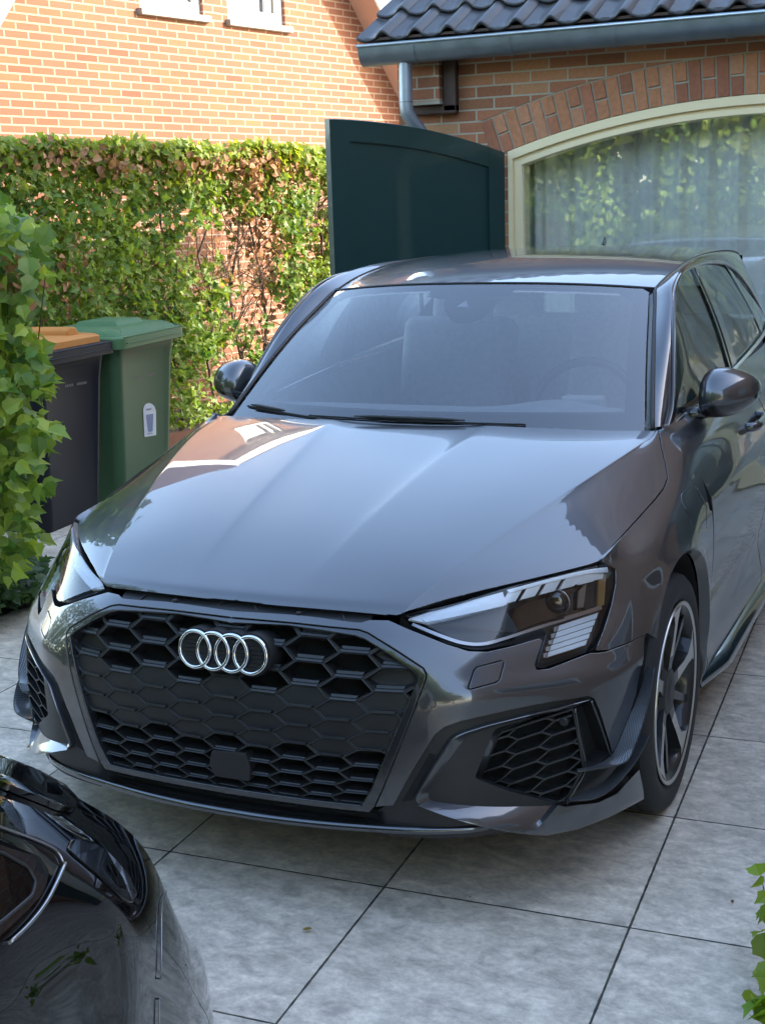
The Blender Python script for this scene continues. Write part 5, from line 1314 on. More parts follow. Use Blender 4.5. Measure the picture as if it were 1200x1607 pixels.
# gutter
GT = bpy.data.objects.new('gutter', None); COL.objects.link(GT); GT.parent = GAR
gy, gz = 4.905, 2.575
pr = [(gy-.082, gz+.004), (gy-.077, gz-.035), (gy-.068, gz-.062), (gy-.045, gz-.090), (gy-.01, gz-.105), (gy+.03, gz-.095), (gy+.055, gz-.07), (gy+.066, gz-.03), (gy+.07, gz+.02)]
pr = smoothline(pr, 3)
mb = MB(); mb.grid([[(x, y, z) for y, z in pr] for x in (-1.795, 7.7)]); mb.grid([[(x, gy+(y-gy)*.97, gz+(z-gz)*.97) for y, z in pr] for x in (-1.793, 7.7)], flip=True); mb.add([(-1.795, y, z) for y, z in pr], [list(range(len(pr)))]); mb.build('trough', MT['zinc'], GT, smooth=True)
mb = MB(); mb.tube([(-1.80, gy-.082, gz+.004), (7.7, gy-.082, gz+.004)], .0105, 12); mb.build('bead', pbr('bright_zinc', (.30, .36, .42), .38, .8, noise=.15, nscale=20), GT, smooth=True)
for px_ in (646, 797, 961, 1142, 1330, 1520):
    x = un((px_, 60), 1, 4.83)[0]; mb = MB()
    mb.grid([[(x+dx, gy+(y-gy)*1.04, gz+(z-gz)*1.04) for y, z in pr] for dx in (-.012, .012)]); mb.build('bracket', MT['zinc'], GT, smooth=True)
mb = MB(); xp = un((638, 130), 1, 4.93)[0]
mb.tube(smoothline([(xp, 4.915, 2.49), (xp, 4.915, 2.40), (xp, 4.915, 2.235), (xp+.01, 4.93, 2.18), (xp+.05, 4.99, 2.10), (xp+.075, 5.02, 2.04), (xp+.08, 5.025, 1.9), (xp+.08, 5.025, .05)], 4), .040, 20); mb.build('downpipe', pbr('pale_zinc', (.34, .38, .42), .40, .6, noise=.15, nscale=15), GT, smooth=True)
mb = MB(); mb.tube([(xp, 4.915, 2.49), (xp, 4.915, 2.475)], .044, 20); mb.tube([(xp, 4.915, 2.262), (xp, 4.915, 2.256)], .0415, 20); mb.build('collar', MT['zinc'], GT)
V = np.array([(.8, 5.10, 2.7), (.8, 7.9, 2.7), (.8, 7.9, 8.4), (.8, 5.1, 5.6), (.8, 7.9, 0), (.8, 6.5, 0), (.8, 6.5, 2.7)]); mesh('tall_wall', [(.8, 5.1, 2.7), (4.3, 5.1, 2.7), (4.3, 5.1, 5.6), (.8, 5.1, 5.6)], [(0, 1, 2, 3)], MT['brick_g'], GAR, uv=[(.8, 2.7), (4.3, 2.7), (4.3, 5.6), (.8, 5.6)]); mesh('tall_gable', V, [(0, 1, 2, 3), (4, 1, 6, 5)], MT['brick_g'], GAR, uv=V[:, [1, 2]])
# corbel bricks and bracket at the corner
V = []; mb = MB(); c0 = un((655, 110), 1, 5.03)[0]; c1 = un((691, 110), 1, 5.03)[0]
mb.boxmm((c0-.05, 5.0, 2.262), (c1, 5.098, 2.50)); V = np.vstack(mb.V); mesh('corbel', V, mb.F, MT['brick_g'], GAR, uv=V[:, [0, 2]])
mb = MB(); mb.boxmm((c0-.05, 4.995, 2.245), (c1+.005, 5.097, 2.262)); mb.build('corbel_mortar', MT['mortar'], GAR)
c2 = un((716, 110), 1, 5.06)[0]
mb = MB(); mb.boxmm((c1+.006, 5.04, 2.20), (c2, 5.097, 2.50)); mb.boxmm((c0-.05, 5.04, 2.19), (c2, 5.097, 2.244)); mb.build('corbel_bracket', MT['wood'], GAR, bevel=.008)
mb = MB(); mb.boxmm((-1.75, 4.99, 2.50), (7.6, 5.12, 2.60)); mb.boxmm((-1.76, 4.84, 2.605), (7.6, 5.12, 2.62)); mb.build('eaves_board', MT['wood'], GAR)
# pantiles
def tiles(mb, x0, nx, y0, z0, slope, ncourse, cw=.200, ch=.34, sgn=1):
    cs, sn = math.cos(slope), math.sin(slope); prof = []
    for u in np.linspace(0, 1, 15):
        if u < .58: h = -.016*math.sin(math.pi*u/.58)
        else: h = .034*math.sin(math.pi*(u-.58)/.42)
        prof.append((u*(cw+.006), h))
    random.seed(11)
    for c in range(ncourse):
        for i in range(nx):
            jx, jz = random.uniform(-.002, .002), random.uniform(-.002, .002); G = []
            for u, h in prof:
                row = []
                for s_, lift in ((-.004, .022), (.0, .030), (.03, .031), (ch+.03, .004)):
                    d = c*ch+s_; y = y0+sgn*(d*cs-(h+lift)*sn*1.0); z = z0+d*sn+(h+lift)*cs+jz; row.append((x0+i*cw+u+jx, y, z))
                d = c*ch; row.insert(0, (x0+i*cw+u+jx, y0+sgn*((d+.004)*cs-(h+.010)*sn), z0+d*sn+(h+.010)*cs+jz))
                G.append(row)
            mb.add(np.array(G).reshape(-1, 3), [(a*5+b_, (a+1)*5+b_, (a+1)*5+b_+1, a*5+b_+1) for a in range(14) for b_ in range(4)])
mb = MB(); tiles(mb, -1.80, 14, 4.84, 2.60, rad(29), 3); mb.build('roof_tiles', MT['tile'], GAR, angle=40)
mb = MB(); tiles(mb, .80, 18, 4.84, 5.45, rad(45), 12); mb.build('upper_roof_tiles', MT['tile'], GAR, angle=40)
mb = MB(); mb.add([(-1.78, 4.88, 2.61), (1.0, 4.88, 2.61), (1.0, 5.75, 3.10), (-1.78, 5.75, 3.10)], [(0, 1, 2, 3)]); mb.add([(.8, 4.90, 5.45), (4.4, 4.90, 5.45), (4.4, 7.9, 8.45), (.8, 7.9, 8.45)], [(0, 1, 2, 3)]); mb.add([(.8, 7.9, 0), (4.4, 7.9, 0), (4.4, 7.9, 8.45), (.8, 7.9, 8.45)], [(0, 1, 2, 3)]); mb.add([(-1.78, 6.6, 2.60), (1.0, 6.6, 2.60), (1.0, 5.75, 3.10), (-1.78, 5.75, 3.10)], [(0, 1, 2, 3)]); mb.build('roof_deck', MT['wood'], GAR)
# ------------------------------------------------------------------ neighbour's house
az = rad(75.6); NP0 = np.array([-5.2, 5.8, 0]); NT = np.array([math.cos(az), math.sin(az), 0]); NN = np.array([NT[1], -NT[0], 0])
NB = empty('neighbour_house', tuple(NP0+NT*2.4), 'sunlit orange brick gable house with two white windows, standing beyond the hedge', 'building')
def nw(t_, z, off=0): return tuple(NP0+NT*t_+NN*off+np.array([0, 0, z]))
APX, APZ, SLP = 2.38, 5.76, 1.18
eave = lambda t_: APZ-abs(t_-APX)*SLP if t_ > APX else min(APZ, 3.214+(t_+.034)*1.3)
tl, tr_ = -.35, 5.08
W1, W2 = (1.47, 2.19), (2.49, 3.235)
zs0 = 3.335
mb = MB(); HZ = 4.5; hw = (APZ-HZ)/SLP; hl = APX-.955   # half-hipped gable
outl = [(tl, 0), (tr_, 0), (tr_, eave(tr_)), (APX+hw, HZ), (APX-hl, HZ), (tl, eave(tl))]
holes = [[(a, zs0), (b, zs0), (b, 4.45), (a, 4.45)] for a, b in (W1, W2)]
P = plate(mb, outl, holes, lambda a, b: nw(a, b)); 
V = np.vstack(mb.V); mesh('gable_wall', V, mb.F, MT['brick_n'], NB, uv=P)
mb = MB()
for a, b in ((tl, 0), (tr_, 1)):
    mb.add([nw(a, 0), nw(a, eave(a)), nw(a, eave(a), -9), nw(a, 0, -9)], [(0, 1, 2, 3)])
V = np.vstack(mb.V); q = V-NP0; mesh('long_wall', V, mb.F, MT['brick_n'], NB, uv=np.stack([q@NN, V[:, 2]], 1))
for a, b in (W1, W2):
    WN = bpy.data.objects.new('window', None); COL.objects.link(WN); WN.parent = NB
    mb = MB()   # brick reveals
    for q0, q1 in (((a, zs0), (a, 4.45)), ((b, 4.45), (b, zs0)), ((a, 4.45), (b, 4.45))): mb.add([nw(*q0), nw(*q1), nw(*q1, -.11), nw(*q0, -.11)], [(0, 1, 2, 3)])
    V = np.vstack(mb.V); mesh('reveal', V, mb.F, MT['brick_n'], WN, uv=np.stack([(V-NP0)@NN+a, V[:, 2]], 1))
    mb = MB(); R = np.stack([NT, NN, [0, 0, 1]], 1)
    def fb_(u0, u1, z0, z1, y0, y1, mbx): mbx.box(np.array(nw((u0+u1)/2, (z0+z1)/2, (y0+y1)/2)), (u1-u0, y1-y0, z1-z0), R)
    fb_(a, b, zs0, zs0+.105, -.13, -.035, mb); fb_(a, a+.055, zs0+.106, 4.45, -.13, -.035, mb); fb_(b-.055, b, zs0+.106, 4.45, -.13, -.035, mb); fb_(a, b, 4.38, 4.449, -.129, -.036, mb)
    fb_(b-.20, b-.14, zs0+.106, 4.38, -.12, -.045, mb); mb.build('frame', MT['whitep'], WN, bevel=.004)
    mb = MB(); mb.add([nw(a+.05, zs0+.1, -.09), nw(b-.05, zs0+.1, -.09), nw(b-.05, 4.4, -.09), nw(a+.05, 4.4, -.09)], [(0, 1, 2, 3)]); mb.build('pane', MT['winglass'], WN)
    mb = MB(); G = [[nw(a+.06+(b-a-.12)*k/60, z, -.2+.012*math.sin(k*1.3)) for z in (zs0+.1, 4.4)] for k in range(61)]; mb.grid(G); mb.build('net_curtain', pbr('net_curtain', (.7, .7, .68), .9), WN, smooth=True)
    mb = MB(); fb_(a-.03, b+.05, zs0-.055, zs0-.001, -.12, .055, mb); mb.build('sill', pbr('grey_stone_sill', (.30, .27, .23), .8, noise=.2, nscale=30), WN, bevel=.005)
# roof slopes, verge soffit and white bargeboard
ov = .30; tiled = pbr('red_tile_roof', (.20, .07, .045), .8, noise=.3, nscale=6, bump=1, bscale=14)
for sg in (-1, 1):
    te = APX+sg*2.92; ze = eave(te); ta_ = APX+(hw if sg > 0 else -hl)
    mb = MB(); mb.add([nw(ta_, HZ+.14, ov), nw(te, ze+.14, ov), nw(te, ze+.14, -9), nw(APX, APZ+.14, -9), nw(APX, APZ+.14, -1.6)], [(0, 1, 2, 3, 4)]); mb.build('roof', tiled, NB)
    mb = MB(); mb.add([nw(ta_, HZ, ov), nw(te, ze, ov), nw(te, ze, .001), nw(ta_, HZ, .001)], [(0, 1, 2, 3)]); mb.build('soffit', pbr('pink_soffit', (.50, .30, .22), .6), NB)
    mb = MB(); mb.add([nw(ta_, HZ-.02, ov), nw(te, ze-.02, ov), nw(te, ze+.15, ov), nw(ta_, HZ+.15, ov), nw(ta_, HZ-.02, ov+.025), nw(te, ze-.02, ov+.025), nw(te, ze+.15, ov+.025), nw(ta_, HZ+.15, ov+.025)], [(0, 1, 2, 3), (4, 5, 6, 7), (0, 1, 5, 4), (2, 3, 7, 6), (1, 2, 6, 5)]); mb.build('bargeboard', MT['whitep'], NB)
    mb = MB(); mb.add([nw(te, ze-.02, ov+.02), nw(te, ze-.02, -9), nw(te+sg*.001, ze+.14, -9), nw(te+sg*.001, ze+.14, ov+.02)], [(0, 1, 2, 3)]); mb.build('fascia', MT['whitep'], NB)
mb = MB(); mb.add([nw(APX-hl, HZ+.14, ov), nw(APX+hw, HZ+.14, ov), nw(APX, APZ+.14, -1.6)], [(0, 1, 2)]); mb.build('hip_roof', tiled, NB)
mb = MB(); mb.add([nw(APX-hl, HZ-.05, ov), nw(APX+hw, HZ-.05, ov), nw(APX+hw, HZ+.12, ov), nw(APX-hl, HZ+.12, ov)], [(0, 1, 2, 3)]); mb.add([nw(APX-hl, HZ-.05, ov), nw(APX+hw, HZ-.05, ov), nw(APX+hw, HZ-.05, 0), nw(APX-hl, HZ-.05, 0)], [(0, 1, 2, 3)]); mb.build('hip_gutter', MT['whitep'], NB)
# ------------------------------------------------------------------ house wing to the right (outside the frame, added to shade the car, mirrored in it)
HW = empty('shading_house_wing', (4.3, 1.0, 0), 'tall brick house wing added out of view right of the drive to shade the grey car, mirrored in it', 'building')
mb = MB(); mb.boxmm((4.3, -3.2, 0), (9.5, 9.3, 4.3)); V = np.vstack(mb.V); mesh('brick_wall', V, mb.F, MT['brick_g'], HW, uv=np.stack([V[:, 1]+V[:, 0], V[:, 2]], 1))
mb = MB(); mb.prism([(4.0, -3.3, 4.3), (9.8, -3.3, 4.3), (7.0, -3.3, 6.4)], (0, 12.8, 0)); mb.build('roof', MT['tile'], HW)
mb = MB(); mb.tube([(3.95, -3.3, 4.32), (3.95, 9.4, 4.32)], .07, 10); mb.build('gutter', MT['whitep'], HW)
for y in (-1.5, 1.2, 3.6):
    mb = MB(); mb.boxmm((4.27, y, 1.0), (4.299, y+1.3, 2.3)); f = mb.build('window_frame', MT['whitep'], HW)
    mb = MB(); mb.boxmm((4.262, y+.08, 1.08), (4.269, y+1.22, 2.22)); mb.build('pane', MT['gloss'], f)

# ------------------------------------------------------------------ foliage
rng = np.random.default_rng(7)
def leaf_material(name, trans=.35, rough=.5):
    m = bpy.data.materials.new(name); m.use_nodes = True; t = m.node_tree; t.nodes.clear(); L = t.links.new
    o = N(t, 'ShaderNodeOutputMaterial'); c = N(t, 'ShaderNodeVertexColor', layer_name='tone')
    p = N(t, 'ShaderNodeBsdfPrincipled'); p.inputs['Roughness'].default_value = rough; L(c.outputs[0], p.inputs['Base Color'])
    tr = N(t, 'ShaderNodeBsdfTranslucent'); g = N(t, 'ShaderNodeMix', data_type='RGBA', blend_type='MULTIPLY'); g.inputs[0].default_value = 1; g.inputs[7].default_value = (1.5, 1.5, .6, 1); L(c.outputs[0], g.inputs[6]); L(g.outputs[2], tr.inputs[0])
    mx_ = N(t, 'ShaderNodeMixShader'); mx_.inputs[0].default_value = trans; L(p.outputs[0], mx_.inputs[1]); L(tr.outputs[0], mx_.inputs[2]); L(mx_.outputs[0], o.inputs[0])
    return m
MT['leaf'] = leaf_material('leaf_green', .45); MT['deadleaf'] = leaf_material('leaf_dead', .15, .8)
MT['bark'] = pbr('bark', (.10, .065, .045), .9, noise=.4, nscale=40, bump=1, bscale=80)
def outline_leaf(kind):
    if kind == 'oval': P = [(0, 0), (.28, .22), (.36, .5), (.24, .8), (0, 1.0), (-.24, .8), (-.36, .5), (-.28, .22)]
    elif kind == 'lobed': P = [(0, 0), (.16, -.06), (.44, .10), (.34, .26), (.52, .46), (.28, .50), (.22, .70), (0, 1.02), (-.22, .70), (-.28, .50), (-.52, .46), (-.34, .26), (-.44, .10), (-.16, -.06)]
    elif kind == 'soft': P = [(0, 0), (.20, .02), (.40, .20), (.40, .38), (.46, .55), (.24, .68), (.10, .88), (0, 1.05), (-.10, .88), (-.24, .68), (-.46, .55), (-.40, .38), (-.40, .20), (-.20, .02)]
    elif kind == 'maple': P = [(0, 0), (.30, .12), (.22, .32), (.46, .50), (.20, .60), (0, .95), (-.20, .60), (-.46, .50), (-.22, .32), (-.30, .12)]
    else: P = [(0, 0), (.30, .45), (0, 1.0), (-.30, .45)]
    return np.array(P)
def leaves(name, pts, size, kind, tones, mat, parent=None, up=.5, out=None, fold=.18, droop=.2):
    n = len(pts); P = outline_leaf(kind); m_ = len(P)
    S = size*rng.uniform(.6, 1.25, n)
    nrm = rng.normal(0, 1, (n, 3)); nrm /= np.linalg.norm(nrm, axis=1)[:, None]
    base = np.array([0, 0, up]) if out is None else np.array([0, 0, up])+np.array(out)
    nrm = nrm*.75+base; nrm /= np.linalg.norm(nrm, axis=1)[:, None]
    d = rng.normal(0, 1, (n, 3)); d[:, 2] -= .5; d -= nrm*(d*nrm).sum(1)[:, None]; d /= np.linalg.norm(d, axis=1)[:, None]
    sde = np.cross(nrm, d)
    ctr = P.mean(0)
    allp = np.vstack([[0, .45], P]); V = []
    x, y = allp[:, 0], allp[:, 1]; h = np.abs(x)*fold*2-droop*(y**2)
    V = pts[:, None, :]+S[:, None, None]*(sde[:, None, :]*x[None, :, None]+d[:, None, :]*y[None, :, None]+nrm[:, None, :]*h[None, :, None])
    k = m_+1; F = np.array([(0, 1+i, 1+(i+1) % m_) for i in range(m_)]); F = (F[None]+np.arange(n)[:, None, None]*k).reshape(-1, 3)
    c = np.asarray(tones(pts), float)*rng.uniform(.75, 1.25, (n, 1)); C = np.repeat(c[:, None, :], k, 1)
    return mesh(name, V.reshape(-1, 3), F.tolist(), mat, parent, smooth=False, attr=C.reshape(-1, 3))
def vnoise(P, f, seed=0):
    r = np.random.default_rng(seed); s = 0
    for _ in range(6):
        k = r.normal(0, 1, 3)*f; s = s+np.sin(P@k+r.uniform(0, 6.28))
    return s/6
def twigs(mb, a, b, r, k=5, wob=.04):
    a, b = np.array(a, float), np.array(b, float); pts = [a+(b-a)*t/k+(rng.normal(0, wob, 3) if 0 < t < k else 0) for t in range(k+1)]
    mb.tube(pts, np.linspace(r, r*.45, k+1), 5); return pts
# --- hedge between the drive and the neighbour's house
HG = empty('hedge', tuple(NP0+NT*1.0+NN*1.25), 'clipped green hornbeam hedge with brown withered patches in front of the sunlit house', 'hedge')
def hp3(t_, z, off): return NP0+NT*t_+NN*off+np.array([0, 0, z])
def px_of(P): return proj(P)
HT = 2.13
def hedge_pts(n, dead=False):
    t_ = rng.uniform(-2.3, 3.15, n); z = rng.uniform(.15, HT, n)**1.0; off = 1.05+rng.uniform(0, .5, n)
    # more on the visible face and the top
    face = rng.random(n) < .62; off = np.where(face, 1.50-np.abs(rng.normal(0, .09, n)), off)
    top = rng.random(n) < .16; z = np.where(top, HT+rng.normal(0, .022, n)-.01, z)
    P = NP0+NT*t_[:, None]+NN*off[:, None]; P[:, 2] = z; P = P+NN*(.10*vnoise(P, 3.2, 40)+.05*vnoise(P, 9, 41))[:, None]; P[:, 2] += np.where(top, .045*vnoise(P*[1, 1, 0], 6, 42), 0); return P, top
P, topm = hedge_pts(36000)
q = px_of(P); cl = vnoise(P, 5.5, 3)+.55*vnoise(P, 13, 4)
hole = np.exp(-(((q[:, 0]-395)/70)**2+((q[:, 1]-455)/160)**2))*1.15+.55*np.exp(-(((q[:, 0]-300)/45)**2+((q[:, 1]-420)/60)**2))+.5*np.exp(-(((q[:, 0]-500)/20)**2+((q[:, 1]-360)/60)**2))
keep = (cl > -.50+hole) | (topm & (rng.random(len(P)) < .8)) 
low = P[:, 2] < .5; keep &= ~(low & (rng.random(len(P)) < .5))
P = P[keep]; 
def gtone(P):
    v = rng.random((len(P), 1)); yel = np.clip((P[:, 2:3]-1.75)/.4, 0, 1)*.6+.25*(vnoise(P, 4, 9)[:, None]+.3)  # yellower with height: sunlight on the hedge top put into the leaf colour
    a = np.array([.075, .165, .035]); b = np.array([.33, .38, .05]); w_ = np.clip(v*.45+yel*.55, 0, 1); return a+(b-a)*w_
leaves('foliage', P, .068, 'maple', gtone, MT['leaf'], HG, up=.45, out=NN*.65)['kind'] = 'stuff'
# withered leaves
def blob(n, px_c, r, depth_off=1.5):
    out = []
    while len(out) < n:
        p = (px_c[0]+rng.normal(0, r[0]), px_c[1]+rng.normal(0, r[1]))
        d = ray(p); o = NP0+NN*(depth_off+rng.uniform(-.25, .10)); k = ((o-CAMP)@NN)/(d@NN); Q = CAMP+d*k
        if .1 < Q[2] < HT+.03: out.append(Q)
    return np.array(out)
D = np.vstack([blob(130, (300, 262), (60, 12)), blob(240, (115, 240), (38, 12)), blob(150, (90, 425), (28, 40)), blob(150, (175, 255), (25, 16)), blob(520, (415, 262), (24, 26), 1.5), blob(420, (410, 400), (50, 100), 1.35), blob(60, (340, 250), (25, 8)), blob(60, (15, 245), (15, 10))])
btone = lambda P: np.array([.26, .125, .06])+(np.array([.38, .21, .10])-np.array([.26, .125, .06]))*rng.random((len(P), 1))
leaves('withered_leaves', D, .055, 'oval', btone, MT['deadleaf'], HG, up=.1, out=NN*.6)['kind'] = 'stuff'
for i, t_ in enumerate(np.arange(-1.2, 3.15, .33)):
    mb = MB(); t0_ = t_+rng.uniform(-.06, .06); pts = twigs(mb, hp3(t0_, 0, 1.30), hp3(t0_+rng.uniform(-.1, .1), 1.95, 1.30+rng.uniform(-.1, .1)), .017, 7, .035)
    for k in range(26 if 1.0 < t_ < 3 else 10):
        a = pts[rng.integers(1, 7)]; b = a+NT*rng.uniform(-.45, .45)+NN*rng.uniform(-.15, .28)+np.array([0, 0, rng.uniform(.15, .6)]); b[2] = min(b[2], HT-.03); p2 = twigs(mb, a, b, .006, 5, .03)
        for _ in range(5):
            c = p2[rng.integers(1, 5)]; e = c+NT*rng.uniform(-.22, .22)+NN*rng.uniform(-.08, .15)+np.array([0, 0, rng.uniform(.0, .3)]); e[2] = min(e[2], HT-.02); twigs(mb, c, e, .0026, 3, .015)
    mb.build('stem', MT['bark'], HG)
bed = [hp3(-2.6, .012, 1.75), hp3(3.4, .012, 1.75), hp3(3.4, .012, .02), hp3(-2.6, .012, .02)]
tag(mesh('soil_bed', bed, [(0, 1, 2, 3)], SOIL), None, None, kind='structure')
mb = MB(); e0, e1 = hp3(-1.0, 0, 1.80), hp3(3.3, 0, 1.80); nn2 = NN*.03
mb.add([e0, e1, e1+nn2, e0+nn2]+[p+np.array([0, 0, .19]) for p in (e0, e1, e1+nn2, e0+nn2)], [(0, 1, 5, 4), (1, 2, 6, 5), (2, 3, 7, 6), (3, 0, 4, 7), (4, 5, 6, 7)])
tag(mb.build('garden_edging', pbr('rust_brown_board', (.16, .06, .03), .7, noise=.3, nscale=12), None), 'rust brown edging board along the foot of the hedge', 'edging')
# --- big-leaved climber in the left foreground
BU = empty('shrub', (-2.35, 1.9, 0), 'leafy light green shrub at the left edge, partly covering the black bins', 'shrub')
def px_cloud(n, poly, d0, d1):
    poly = np.array(poly, float); out = []
    while len(out) < n:
        p = rng.uniform(poly.min(0), poly.max(0))
        if inpoly(p[:1], p[1:], poly)[0]:
            out.append(CAMP+ray(p)*rng.uniform(d0, d1))
    return np.array(out)
up_ = [(-150, 320), (8, 318), (40, 345), (72, 360), (60, 400), (78, 440), (55, 475), (30, 500), (50, 520), (70, 540), (55, 575), (76, 600), (55, 640), (80, 660), (95, 680), (58, 690), (66, 720), (48, 745), (76, 765), (46, 775), (52, 800), (20, 812), (-20, 800), (-150, 800)]
lo_ = [(-150, 790), (10, 800), (48, 815), (78, 838), (50, 872), (15, 905), (-150, 960)]
Q = np.vstack([px_cloud(2900, up_, 5.0, 6.0), px_cloud(230, lo_, 5.2, 5.9)]); Q = Q[Q[:, 2] > .05]
Q = Q[(vnoise(Q, 7, 21) > -.45) | (rng.random(len(Q)) < .25)]
def btn(P):
    v = rng.random((len(P), 1)); a = np.array([.06, .14, .025]); b = np.array([.30, .38, .06]); return a+(b-a)*v**1.15
leaves('foliage', Q, .074, 'soft', btn, MT['leaf'], BU, up=.55, out=np.array([.35, -.45, 0]), droop=.25)['kind'] = 'stuff'
mb = MB()
for k in range(16):
    b = Q[rng.integers(0, len(Q))]; twigs(mb, (-2.45+rng.uniform(-.2, .2), 1.9+rng.uniform(-.2, .2), 0), b, .005, 6, .05)
mb.build('branches', MT['bark'], BU)
dl = px_cloud(26, [(-5, 380), (60, 395), (75, 450), (30, 470), (-5, 455)], 5.05, 5.3)
leaves('withered_leaves', dl, .08, 'oval', btone, MT['deadleaf'], BU, up=.1)
# --- ivy on the ground
IV = px_cloud(520, [(-60, 872), (30, 868), (62, 878), (80, 905), (72, 938), (40, 950), (-60, 975)], 5.0, 5.9)
G_ = []
for p in IV:
    pass
def ground_pts(n, poly):
    poly = np.array(poly, float); out = []
    while len(out) < n:
        p = rng.uniform(poly.min(0), poly.max(0))
        if inpoly(p[:1], p[1:], poly)[0]:
            q = un(p, 2, rng.uniform(.015, .13)); out.append(q)
    return np.array(out)
IV = ground_pts(620, [(-80, 872), (30, 868), (60, 872), (80, 905), (70, 932), (38, 947), (-80, 975)])
ivt = lambda P: np.array([.020, .055, .018])+(np.array([.075, .13, .06])-np.array([.020, .055, .018]))*rng.random((len(P), 1))
IVO = leaves('ivy', IV, .07, 'lobed', ivt, MT['leaf'], None, up=1.1, droop=.1)
tag(IVO, None, None, kind='stuff')
mb = MB(); c = IV.mean(0); 
tag(mesh('soil', [tuple(un(p, 2, .008)) for p in [(-90, 865), (40, 862), (70, 880), (84, 915), (70, 940), (35, 955), (-90, 985)]], [list(range(7))], SOIL), None, None, kind='structure')
# --- plant poking in at the right
RP = empty('garden_plant', tuple(un((1235, 1520), 2, 0)), 'bright green leafy plant poking in at the lower right edge', 'plant')
r_ = ground_pts(1, [(1230, 1500), (1240, 1500), (1235, 1510)])
def up_pts(px_list): return np.array([CAMP+ray(p)*d for p, d in px_list])
rp_ = up_pts([((1196, 1388), 2.95), ((1206, 1405), 2.9), ((1202, 1440), 2.85), ((1196, 1462), 2.8), ((1210, 1468), 2.82), ((1200, 1500), 2.7), ((1212, 1510), 2.7), ((1190, 1570), 2.5), ((1205, 1560), 2.5), ((1185, 1600), 2.45), ((1215, 1590), 2.45), ((1225, 1540), 2.6), ((1225, 1450), 2.8), ((1235, 1420), 2.9), ((1240, 1500), 2.7), ((1200, 1420), 2.9), ((1230, 1600), 2.45), ((1250, 1560), 2.5)])
rp_[:, 2] = np.maximum(rp_[:, 2], .05)
ytn = lambda P: np.array([.12, .22, .02])+(np.array([.26, .34, .04])-np.array([.12, .22, .02]))*rng.random((len(P), 1))
leaves('foliage', np.vstack([rp_, rp_+rng.normal(0, .02, rp_.shape)]), .055, 'soft', ytn, MT['leaf'], RP, up=.8, droop=.2)
mb = MB(); b0 = un((1235, 1520), 2, 0)
for p in rp_[::2]: twigs(mb, b0, p, .003, 4, .008)
mb.build('stems', MT['bark'], RP)
# --- fallen leaves on the slabs
FL = [((46, 996), .035, (.45, .20, .05), 'small orange leaf lying on the slabs at the far left'), ((42, 1174), .07, (.42, .30, .17), 'curled pale brown leaf on the slabs beside the bumper'), ((474, 1459), .019, (.33, .22, .05), 'tiny yellow brown leaf on the slab below the splitter'), ((1149, 1418), .016, (.16, .09, .04), 'small dark brown bud husk on the slab at the right'), ((738, 1409), .012, (.06, .13, .03), 'tiny green weed sprig in the slab joint'), ((1010, 1157), .02, (.12, .11, .04), 'small twig with a yellowish tip by the front wheel'), ((3, 938), .06, (.40, .16, .05), 'rust coloured leaf beside the ivy'), ((20, 948), .05, (.33, .15, .06), 'brown leaf at the front edge of the ivy')]
for p, s_, c, lab in FL:
    q = un(p, 2, .006); o = leaves('fallen_leaf', np.array([q]), s_, 'oval', lambda P: np.array([c]), MT['deadleaf'], None, up=2.5, droop=-.25, fold=.35)
    tag(o, lab, 'leaf', 'fallen leaves on the slabs')
